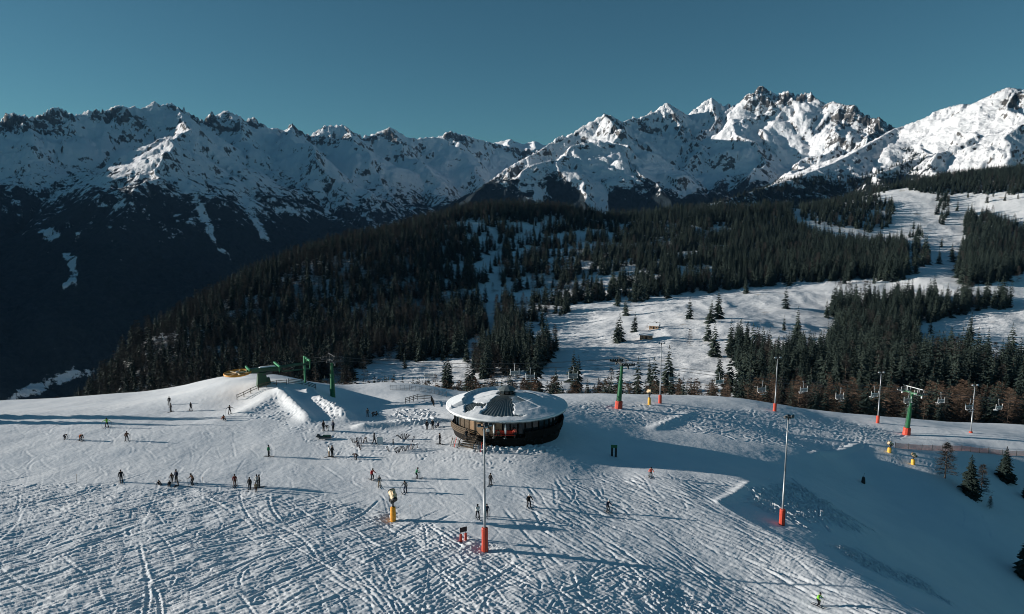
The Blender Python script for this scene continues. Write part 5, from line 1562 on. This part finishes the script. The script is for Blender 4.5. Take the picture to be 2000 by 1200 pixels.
EDGES = [('pelvis', 'waist'), ('waist', 'chest'), ('chest', 'neck'), ('neck', 'head'), ('head', 'crown'), ('chest', 'shL'), ('shL', 'elL'), ('elL', 'haL'), ('haL', 'fiL'), ('chest', 'shR'), ('shR', 'elR'), ('elR', 'haR'), ('haR', 'fiR'),
         ('pelvis', 'hipL'), ('hipL', 'knL'), ('knL', 'anL'), ('anL', 'toL'), ('pelvis', 'hipR'), ('hipR', 'knR'), ('knR', 'anR'), ('anR', 'toR')]
RAD = dict(pelvis=(0.17, 0.13), waist=(0.165, 0.125), chest=(0.19, 0.14), neck=0.07, head=(0.10, 0.115), crown=(0.085, 0.095), shL=0.085, shR=0.085, elL=0.065, elR=0.065, haL=0.05, haR=0.05, fiL=0.04, fiR=0.04,
           hipL=0.11, hipR=0.11, knL=0.085, knR=0.085, anL=0.075, anR=0.075, toL=0.06, toR=0.06)
REG = dict(pelvis=1, waist=0, chest=0, neck=0, head=2, crown=3, shL=0, elL=0, haL=0, fiL=4, shR=0, elR=0, haR=0, fiR=4, hipL=1, knL=1, anL=1, toL=4, hipR=1, knR=1, anR=1, toR=4)
def J_base(**kw):
    # x right, y forward is -y (facing the viewer), z up
    J = dict(pelvis=(0, 0, 0.95), waist=(0, 0, 1.12), chest=(0, 0, 1.34), neck=(0, 0, 1.50), head=(0, -0.02, 1.60), crown=(0, -0.01, 1.72), shL=(0.20, 0, 1.42), elL=(0.28, 0.02, 1.14), haL=(0.30, -0.10, 0.93), fiL=(0.30, -0.14, 0.84),
             shR=(-0.20, 0, 1.42), elR=(-0.28, 0.02, 1.14), haR=(-0.30, -0.10, 0.93), fiR=(-0.30, -0.14, 0.84), hipL=(0.10, 0, 0.90), knL=(0.12, -0.03, 0.50), anL=(0.13, 0.02, 0.10), toL=(0.14, -0.15, 0.06),
             hipR=(-0.10, 0, 0.90), knR=(-0.12, -0.03, 0.50), anR=(-0.13, 0.02, 0.10), toR=(-0.14, -0.15, 0.06))
    J.update(kw)
    return J
def shift(J, names, d):
    for n in names: J[n] = tuple(a + b for a, b in zip(J[n], d))
    return J
UP = ['waist', 'chest', 'neck', 'head', 'crown', 'shL', 'elL', 'haL', 'fiL', 'shR', 'elR', 'haR', 'fiR']
POSES = {}
POSES['stand'] = J_base()
POSES['ski'] = J_base(pelvis=(0, 0.12, 0.82), waist=(0, 0.07, 0.99), chest=(0, -0.05, 1.20), neck=(0, -0.11, 1.35), head=(0, -0.16, 1.44), crown=(0, -0.17, 1.56), shL=(0.20, -0.06, 1.27), elL=(0.33, -0.12, 1.02), haL=(0.34, -0.38, 0.95), fiL=(0.34, -0.46, 0.96),
                      shR=(-0.20, -0.06, 1.27), elR=(-0.33, -0.12, 1.02), haR=(-0.34, -0.38, 0.95), fiR=(-0.34, -0.46, 0.96), hipL=(0.11, 0.11, 0.77), knL=(0.16, -0.12, 0.46), anL=(0.17, 0.03, 0.10), toL=(0.17, -0.15, 0.06),
                      hipR=(-0.11, 0.11, 0.77), knR=(-0.16, -0.12, 0.46), anR=(-0.17, 0.03, 0.10), toR=(-0.17, -0.15, 0.06))
POSES['bent'] = J_base(pelvis=(0, 0.22, 0.82), waist=(0, 0.08, 0.92), chest=(0, -0.16, 0.99), neck=(0, -0.32, 1.00), head=(0, -0.42, 1.0), crown=(0, -0.52, 0.98), shL=(0.19, -0.22, 0.99), elL=(0.24, -0.24, 0.72), haL=(0.22, -0.34, 0.50), fiL=(0.22, -0.38, 0.42),
                       shR=(-0.19, -0.22, 0.99), elR=(-0.24, -0.24, 0.72), haR=(-0.22, -0.34, 0.50), fiR=(-0.22, -0.38, 0.42), hipL=(0.11, 0.20, 0.77), knL=(0.15, -0.08, 0.46), anL=(0.16, 0.05, 0.10), toL=(0.16, -0.13, 0.06),
                       hipR=(-0.11, 0.20, 0.77), knR=(-0.15, -0.08, 0.46), anR=(-0.16, 0.05, 0.10), toR=(-0.16, -0.13, 0.06))
POSES['walk'] = J_base(knL=(0.11, -0.18, 0.52), anL=(0.12, -0.22, 0.11), toL=(0.12, -0.38, 0.07), knR=(-0.11, 0.10, 0.50), anR=(-0.12, 0.34, 0.15), toR=(-0.12, 0.22, 0.06), elL=(0.27, 0.14, 1.16), haL=(0.28, 0.12, 0.94), fiL=(0.28, 0.08, 0.86),
                       elR=(-0.27, -0.12, 1.16), haR=(-0.27, -0.30, 1.02), fiR=(-0.27, -0.38, 1.0))
POSES['armsout'] = J_base(elL=(0.46, 0.0, 1.24), haL=(0.66, -0.06, 1.10), fiL=(0.74, -0.08, 1.06), elR=(-0.46, 0.0, 1.24), haR=(-0.66, -0.06, 1.10), fiR=(-0.74, -0.08, 1.06), knL=(0.17, -0.04, 0.5), anL=(0.25, 0.02, 0.10), toL=(0.28, -0.14, 0.06),
                          knR=(-0.17, -0.04, 0.5), anR=(-0.25, 0.02, 0.10), toR=(-0.28, -0.14, 0.06))
POSES['sit'] = J_base(pelvis=(0, 0.15, 0.20), waist=(0, 0.17, 0.36), chest=(0, 0.12, 0.58), neck=(0, 0.08, 0.73), head=(0, 0.05, 0.83), crown=(0, 0.05, 0.95), shL=(0.2, 0.12, 0.65), elL=(0.28, 0.0, 0.42), haL=(0.22, -0.22, 0.36), fiL=(0.20, -0.3, 0.34),
                      shR=(-0.2, 0.12, 0.65), elR=(-0.30, 0.22, 0.40), haR=(-0.33, 0.34, 0.18), fiR=(-0.34, 0.38, 0.08), hipL=(0.12, 0.05, 0.18), knL=(0.16, -0.33, 0.36), anL=(0.17, -0.62, 0.10), toL=(0.18, -0.72, 0.20),
                      hipR=(-0.12, 0.05, 0.18), knR=(-0.16, -0.33, 0.34), anR=(-0.17, -0.64, 0.10), toR=(-0.18, -0.74, 0.20))
BODY = {k: pose_mesh('body_' + k, J, RAD, EDGES, REG) for k, J in POSES.items()}

CLOTH = {}
def cloth(col):
    k = tuple(col)
    if k not in CLOTH:
        CLOTH[k] = simple_mat('cloth', col, 0.8, var=0.2, scale=5)
    return CLOTH[k]
DARK, NAVY, GREY, BLACKC, REDJ, ORJ, LIME, GREENJ, WHITEJ, TANJ, CORAL, BROWN = (0.02, 0.022, 0.026), (0.02, 0.03, 0.06), (0.10, 0.11, 0.12), (0.012, 0.012, 0.013), (0.42, 0.03, 0.03), (0.42, 0.10, 0.03), (0.22, 0.55, 0.06), (0.03, 0.20, 0.09), (0.62, 0.63, 0.62), (0.32, 0.24, 0.16), (0.70, 0.14, 0.10), (0.10, 0.05, 0.035)
SKIN = (0.45, 0.28, 0.20)
def _ski_mesh():
    bm = bmesh.new()
    for i, (y0, y1, z0, z1) in enumerate([(0.75, -0.65, 0.02, 0.02), (-0.65, -0.88, 0.02, 0.11)]):
        vs = [bm.verts.new(p) for p in ((-0.045, y0, z0), (0.045, y0, z0), (0.04, y1, z1), (-0.04, y1, z1), (-0.045, y0, z0 + 0.02), (0.045, y0, z0 + 0.02), (0.04, y1, z1 + 0.02), (-0.04, y1, z1 + 0.02))]
        for f in ((3, 2, 1, 0), (4, 5, 6, 7), (0, 1, 5, 4), (1, 2, 6, 5), (2, 3, 7, 6), (3, 0, 4, 7)):
            bm.faces.new([vs[q] for q in f])
    me = bpy.data.meshes.new('ski'); bm.to_mesh(me); bm.free(); return me
SKI = _ski_mesh(); SKI.materials.append(cloth(DARK))
_b = bmesh.new(); bm_cyl(_b, (0, 0, 0), (0, 0, 1.15), 0.014, n=5); bm_cyl(_b, (0, 0, 0.06), (0, 0, 0.08), 0.05, n=6)
POLE = bpy.data.meshes.new('ski_pole'); _b.to_mesh(POLE); _b.free(); POLE.materials.append(cloth(GREY))
_b = bmesh.new(); bmesh.ops.create_icosphere(_b, subdivisions=2, radius=0.125)
for v in _b.verts:
    if v.co.z < -0.02: v.co.z = -0.02 + (v.co.z + 0.02) * 0.35
HELM = bpy.data.meshes.new('helmet'); _b.to_mesh(HELM); _b.free()
for p_ in HELM.polygons: p_.use_smooth = True
_b = bmesh.new()
for sgn in (-1, 1):
    bmesh.ops.create_icosphere(_b, subdivisions=1, radius=0.016, matrix=Matrix.Translation((sgn * 0.04, -0.1, 0.0)))
bm_box(_b, (0, -0.115, -0.03), (0.03, 0.04, 0.05)); bm_box(_b, (0, -0.10, -0.075), (0.05, 0.02, 0.012))
FACE = bpy.data.meshes.new('face'); _b.to_mesh(FACE); _b.free(); FACE.materials.append(cloth(SKIN))

def person(px, py, pose, yaw, jacket, trousers, label, scale=1.0, helmet=DARK, skis=True, poles=True, xyz=None, sink=0.03):
    x, y, z = xyz or snow_ground(px, py)
    body = mesh_obj('person', BODY[pose])
    if len(BODY[pose].materials) == 0:
        for _ in range(5): BODY[pose].materials.append(cloth(DARK))
    for i, c in enumerate((jacket, trousers, SKIN, helmet, BLACKC)):
        body.material_slots[i].link = 'OBJECT'
        body.material_slots[i].material = cloth(c)
    body.location = (x, y, z - sink + (0.02 if skis else 0))
    body.rotation_euler = (0, 0, R(yaw))
    body.scale = (scale,) * 3
    tag(body, label, 'person', 'people on the snow')
    J = POSES[pose]
    h = mesh_obj('helmet', HELM, parent=body); h.location = (J['crown'][0], J['crown'][1], J['crown'][2] - 0.02)
    HELM.materials.append(cloth(DARK)) if not HELM.materials else None
    h.material_slots[0].link = 'OBJECT'; h.material_slots[0].material = cloth(helmet)
    f = mesh_obj('face', FACE, parent=body); f.location = J['head']
    if pose == 'bent': f.rotation_euler = (R(75), 0, 0); h.rotation_euler = (R(75), 0, 0)
    if skis:
        for a in ('anL', 'anR'):
            s = mesh_obj('ski', SKI, parent=body); s.location = (J[a][0], J[a][1] - 0.05, 0.0)
            if pose == 'armsout': s.rotation_euler = (0, 0, R(12 if a == 'anL' else -12))
    if poles:
        for a in ('haL', 'haR'):
            s = mesh_obj('ski_pole', POLE, parent=body); s.location = (J[a][0] * 1.15, J[a][1] + 0.10, 0.0); s.rotation_euler = (R(12), R(4 if a == 'haL' else -4), 0)
    return body

person(331, 791, 'stand', 20, DARK, DARK, 'dark clad person, rear one of a pair at the left crest', 1.0)
person(334, 805, 'stand', -30, DARK, BLACKC, 'dark clad skier, front one of a pair below the crest', 1.0)
person(373, 803, 'walk', 60, DARK, DARK, 'lone dark skier between the crest pair and the mound', 1.0)
person(449, 811, 'armsout', 30, DARK, DARK, 'dark skier with legs apart at the foot of the mound', 1.0)
person(437, 821, 'sit', 40, ORJ, DARK, 'person in orange sitting on the snow below the mound', 1.0, poles=False)
person(209, 835, 'armsout', 15, LIME, DARK, 'skier in bright green jacket with arms spread', 1.02)
person(127, 859, 'bent', 70, NAVY, DARK, 'leftmost skier, bent double over the skis', 0.95)
person(158, 862, 'bent', 60, ORJ, DARK, 'skier in dark orange jacket leaning forward', 1.1)
person(248, 862, 'ski', 40, BROWN, DARK, 'dark skier right of the orange jacket', 1.08)
person(237, 943, 'stand', 30, DARK, DARK, 'big dark clad person standing at the left edge of bumpy snow', 1.05)
person(336, 944, 'stand', 20, BROWN, DARK, 'brown clad person, left one of a standing pair', 0.85)
person(345, 942, 'stand', -20, NAVY, DARK, 'blue grey clad person, right one of a standing pair', 1.08)
person(376, 948, 'ski', -30, BROWN, DARK, 'dark brown skier right of the standing pair', 1.1)
person(311, 948, 'sit', 60, DARK, DARK, 'dark figure sitting at the edge of the bumpy snow, left', 0.8, skis=False, poles=False)
person(331, 950, 'sit', 20, DARK, DARK, 'dark figure sitting in front of the standing pair', 0.8, skis=False, poles=False)
person(347, 951, 'sit', -40, GREY, DARK, 'grey figure sitting right in front of the standing pair', 0.8, skis=False, poles=False)
person(459, 951, 'stand', 10, (0.16, 0.03, 0.025), BROWN, 'person in dark red standing alone at the bumpy edge', 1.05)
person(488, 957, 'stand', -10, DARK, DARK, 'dark person, left one of a close group of four', 1.05)
person(500, 962, 'stand', 30, TANJ, BROWN, 'child in tan, front one of a close group of four', 0.75)
person(507, 954, 'stand', -60, DARK, DARK, 'tall dark person, right one of a close group of four', 1.1)
person(502, 951, 'stand', 0, WHITEJ, DARK, 'person with pale top, rear one of a close group of four', 1.0)
person(525, 893, 'stand', 80, GREENJ, DARK, 'skier in green jacket alone in the middle of the field', 1.1)
person(643, 893, 'stand', -50, WHITEJ, TANJ, 'person in white, left one of an embracing pair', 1.05, poles=False)
person(649, 894, 'stand', 60, DARK, DARK, 'dark person, right one of an embracing pair', 1.12, poles=False)
person(696, 898, 'bent', -80, BROWN, DARK, 'skier bending forward right of the embracing pair', 1.0)
person(632, 843, 'stand', 60, DARK, DARK, 'dark person, left one of three above the sled', 1.12, skis=False, poles=False)
person(641, 842, 'bent', -60, DARK, WHITEJ, 'person stooping between two dark figures', 1.0, skis=False, poles=False)
person(651, 842, 'stand', -30, NAVY, DARK, 'dark person, right one of three above the sled', 1.1, skis=False, poles=False)
person(718, 815, 'stand', 20, GREY, DARK, 'grey person standing in the shade of the mound', 1.0, skis=False, poles=False)
person(728, 814, 'bent', 90, DARK, DARK, 'dark figure stooping in the mound shade', 0.95, skis=False, poles=False)
person(735, 813, 'sit', -90, DARK, DARK, 'dark figure sitting in the mound shade', 1.0, skis=False, poles=False)
person(731, 868, 'walk', 90, DARK, DARK, 'dark person beside the white folding board', 1.15, skis=False, poles=False)
person(859, 869, 'stand', 70, DARK, DARK, 'dark person with poles left of the hut stairs', 1.1)
person(727, 938, 'ski', 50, REDJ, DARK, 'skier in red jacket left of the snow gun', 1.1)
person(741, 952, 'stand', 10, GREY, TANJ, 'grey child just above the orange snow gun', 0.95)
person(792, 963, 'ski', -20, GREY, NAVY, 'grey skier right of the snow gun head', 1.15)
person(814, 936, 'ski', 100, GREENJ, DARK, 'skier in dark green jacket leaning sideways', 1.05)
person(958, 949, 'stand', 150, DARK, DARK, 'dark skier just right of the tall mast', 1.05)
person(1033, 991, 'ski', 20, BLACKC, DARK, 'skier in black with white helmet gliding down the knoll', 1.2, helmet=WHITEJ)
person(1187, 1001, 'ski', 30, NAVY, DARK, 'dark skier with white helmet on the lower knoll', 1.1, helmet=WHITEJ)
person(933, 1013, 'walk', 20, WHITEJ, DARK, 'skier with white jacket just left of the tall mast', 1.1)
person(951, 1010, 'stand', 0, NAVY, DARK, 'dark skier half hidden behind the tall mast', 1.0)
person(1271, 933, 'ski', 0, CORAL, GREY, 'skier in coral red jacket at the edge of the hut shadow', 1.05)
person(1598, 1186, 'ski', 40, LIME, DARK, 'skier in lime green near the bottom right edge', 1.0)
person(834, 840, 'stand', 10, DARK, DARK, 'dark person, leftmost of those by the hut entrance', 1.0, skis=False, poles=False)
person(845, 839, 'stand', -30, DARK, BLACKC, 'dark person in white hat by the hut entrance', 1.1, helmet=WHITEJ, skis=False, poles=False)
person(855, 835, 'sit', -30, NAVY, DARK, 'seated person with white hat beside the hut wall', 1.0, helmet=WHITEJ, skis=False, poles=False)
person(0, 0, 'stand', 0, CORAL, DARK, 'person in bright red on the balcony right of red benches', 1.0, skis=False, poles=False, xyz=hut_pt(-82, 10.0), sink=0)
person(0, 0, 'stand', 20, WHITEJ, DARK, 'person in white at the left end of the balcony', 1.0, skis=False, poles=False, xyz=hut_pt(-108, 10.1), sink=0)
person(0, 0, 'sit', 0, TANJ, DARK, 'seated person on the balcony between the parasols', 1.0, skis=False, poles=False, xyz=(lambda p: (p[0], p[1], p[2] + 0.35))(hut_pt(-98, 9.9)), sink=0)
person(0, 0, 'stand', 40, DARK, DARK, 'dark person on the hut stairs', 1.0, skis=False, poles=False, xyz=hut_pt(-127, 11.2, FLZ - 0.62), sink=0)

# ================================================================ gear lying and standing about
x, y, z = snow_ground(637, 858)
o = empty('rescue_sled', (x, y, z), R(5)); tag(o, 'low dark sled with raised front parked below three people', 'sled')
part('hull', M_STEELD, o, lambda bm: (bm_box(bm, (-0.2, 0, 0.28), (2.2, 0.85, 0.36), taper=0.85), bm_box(bm, (-1.35, 0, 0.55), (0.7, 0.75, 0.5), ry=R(25), taper=0.7)), bevel=0.06)
part('cover', cloth((0.03, 0.09, 0.07)), o, lambda bm: bm_box(bm, (0.1, 0, 0.52), (1.5, 0.7, 0.2), taper=0.8), bevel=0.05)
part('handle', M_STEEL, o, lambda bm: (bm_cyl(bm, (0.9, -0.35, 0.4), (1.7, -0.3, 0.9), 0.025, n=6), bm_cyl(bm, (0.9, 0.35, 0.4), (1.7, 0.3, 0.9), 0.025, n=6), bm_cyl(bm, (1.7, -0.3, 0.9), (1.7, 0.3, 0.9), 0.025, n=6)))
for s in (-1, 1):
    part('runner', M_STEEL, o, lambda bm: bm_box(bm, (-0.2, s * 0.34, 0.06), (2.3, 0.06, 0.1)))
x, y, z = snow_ground(742, 867)
o = empty('folding_board', (x, y, z), R(20)); tag(o, 'white folding notice board beside a dark walking person', 'board')
for s in (-1, 1):
    part('panel', M_WHITE, o, lambda bm: bm_box(bm, (0, s * 0.28, 0.58), (0.95, 0.04, 1.2), rx=R(s * 20)), bevel=0.01)
    part('leg', M_WOODM, o, lambda bm: bm_box(bm, (s * 0.45, -0.3, 0.5), (0.05, 0.05, 1.2), rx=R(-20)))
part('hinge', M_STEELD, o, lambda bm: bm_cyl(bm, (-0.4, 0, 1.15), (0.4, 0, 1.15), 0.03, n=6))

rs = random.Random(4)
ORD = ['leftmost', 'second from left', 'third from left', 'fourth from left', 'fifth from left', 'sixth from left', 'seventh from left', 'eighth from left', 'ninth from left']
cols_ = [DARK, DARK, NAVY, GREY, BLACKC, BROWN]
def ski_pair(px, py, label, grp, lean=None):
    x, y, z = snow_ground(px, py)
    o = empty('ski_pair', (x, y, z), rs.uniform(0, 3.1)); tag(o, label, 'skis', grp)
    l = rs.uniform(-25, 25) if lean is None else lean
    mt = cloth(rs.choice(cols_))
    for s in (-1, 1):
        part('ski', mt, o, lambda bm: (bm_box(bm, (s * 0.08, 0, 0.45), (0.09, 0.03, 1.1), ry=R(l + s * 5)), bm_box(bm, (s * 0.08 + math.sin(R(l)) * 0.55, -0.05, 0.98 * math.cos(R(l))), (0.09, 0.03, 0.2), ry=R(l + s * 5), rx=R(25))))
    part('pole', cloth(GREY), o, lambda bm: bm_cyl(bm, (0.25, 0.1, -0.1), (0.25 + 0.1 * math.sin(R(l)), 0.1, 0.85), 0.015, n=5))
for i, px in enumerate((688, 692, 696, 700, 706, 711, 716)):
    ski_pair(px, 866 + (i % 2), ORD[i] + ' pair of skis in the upright cluster left of the white board', 'ski cluster left of the board')
for i, (px, py) in enumerate(((697, 873), (701, 876), (704, 880), (699, 871))):
    ski_pair(px, py, ['second from top', 'third from top', 'lowest', 'topmost'][i] + ' pair of skis in the small cluster left of the bent skier', 'small lower ski cluster')
for i in range(9):
    ski_pair(773 + i * 4.2, 886 - i * 0.9, ORD[i] + ' pair of skis in the slanting row before the hut', 'slanting ski row before the hut', lean=-22 + rs.uniform(-6, 6))
for i in range(6):
    ski_pair(780 + i * 3.2, 859, ORD[i] + ' pair of skis in the crossed fan right of the white board', 'fan of crossed skis', lean=-45 + i * 18)
for px, py, t in ((758, 884, 'left of the slanting ski row'), (768, 869, 'below the fan of crossed skis'), (807, 864, 'right of the fan of crossed skis'), (815, 877, 'right end of the ski row')):
    ski_pair(px, py, 'single pair of skis in the snow ' + t, None)

# ================================================================ cabins on the meadow and trees beyond the left edge
def cabin(px, py, w, d, h, yaw, label):
    Ys = np.arange(380, 900, 1.0)
    xc = (px - 1000) / F; yc = (600 - py) / F; dy = CP + yc * SP; dz = -SP + yc * CP
    zr = Ys * dz / dy; zg = hill_h(xc / dy * Ys, Ys)
    k = int(np.argmax(zr <= zg)); x, y, z = xc / dy * Ys[k], Ys[k], float(zg[k])
    o = empty('cabin', (x, y, z), R(yaw)); tag(o, label, 'cabin', 'small cabins on the snow meadow')
    part('wall', M_WOODL, o, lambda bm: (bm_box(bm, (0, 0, h / 2 - 0.6), (w, d, h + 1.2))), bevel=0.0)
    part('gable', M_WOODM, o, lambda bm: [bm.faces.new([bm.verts.new(p) for p in ((s * w / 2, -d / 2, h), (s * w / 2, d / 2, h), (s * w / 2, 0, h + d * 0.33))]) for s in (-1, 1)])
    rf = empty('roof', (0, 0, 0)); rf.parent = o
    for s in (-1, 1):
        part('roof_slope', M_SNOW, rf, lambda bm: bm_box(bm, (0, s * d * 0.27, h + d * 0.165 + 0.25), (w + 1.2, d * 0.64, 0.5), rx=-s * math.atan(0.66)), bevel=0.1)
    part('chimney', M_STEELD, rf, lambda bm: bm_box(bm, (w * 0.2, 0.5, h + d * 0.42), (0.7, 0.7, 1.4)))
    part('door', M_WOODD, o, lambda bm: bm_box(bm, (0, -d / 2 - 0.03, 1.0), (1.1, 0.08, 2.0)))
    for s in (-1, 1):
        part('window', M_GLASS, o, lambda bm: bm_box(bm, (s * w * 0.3, -d / 2 - 0.03, 1.5), (1.0, 0.08, 0.9)))
cabin(1262, 662, 9, 6, 2.6, -12, 'lower tan cabin with snow roof on the sunny meadow')
cabin(1278, 643, 7, 5, 2.3, -25, 'upper small cabin with snow roof on the sunny meadow')
for (xx, yy, hh, k) in ((-108, 135.5, 14, 0), (-110, 131.0, 13, 1), (-119, 138, 17, 0)):
    z = float(ground_z(np.array([xx]), np.array([yy]))[0])
    tree_thing('s', (xx, yy, z - 0.2), hh, int(hh), 'spruce beyond the left edge casting a long shadow over the plateau', 'spruces beyond the left edge', crown=SPR_BIG[k], width=0.8)

# ================================================================ thin mountain air
bm = bmesh.new()
bm_box(bm, (300, 4900, 305), (13000, 12200, 2390))
me = bpy.data.meshes.new('haze'); bm.to_mesh(me); bm.free()
hz = bpy.data.objects.new('haze', me); COL.objects.link(hz)
hm = bpy.data.materials.new('haze'); hm.use_nodes = True
hm.node_tree.nodes.clear()
ho = hm.node_tree.nodes.new('ShaderNodeOutputMaterial')
pv = hm.node_tree.nodes.new('ShaderNodeVolumePrincipled')
pv.inputs['Color'].default_value = (0.24, 0.54, 0.98, 1)
pv.inputs['Density'].default_value = 0.000010
pv.inputs['Anisotropy'].default_value = 0.0
hm.node_tree.links.new(pv.outputs[0], ho.inputs['Volume'])
me.materials.append(hm)
tag(hz, 'thin blue air over the valley', 'haze', kind='stuff')
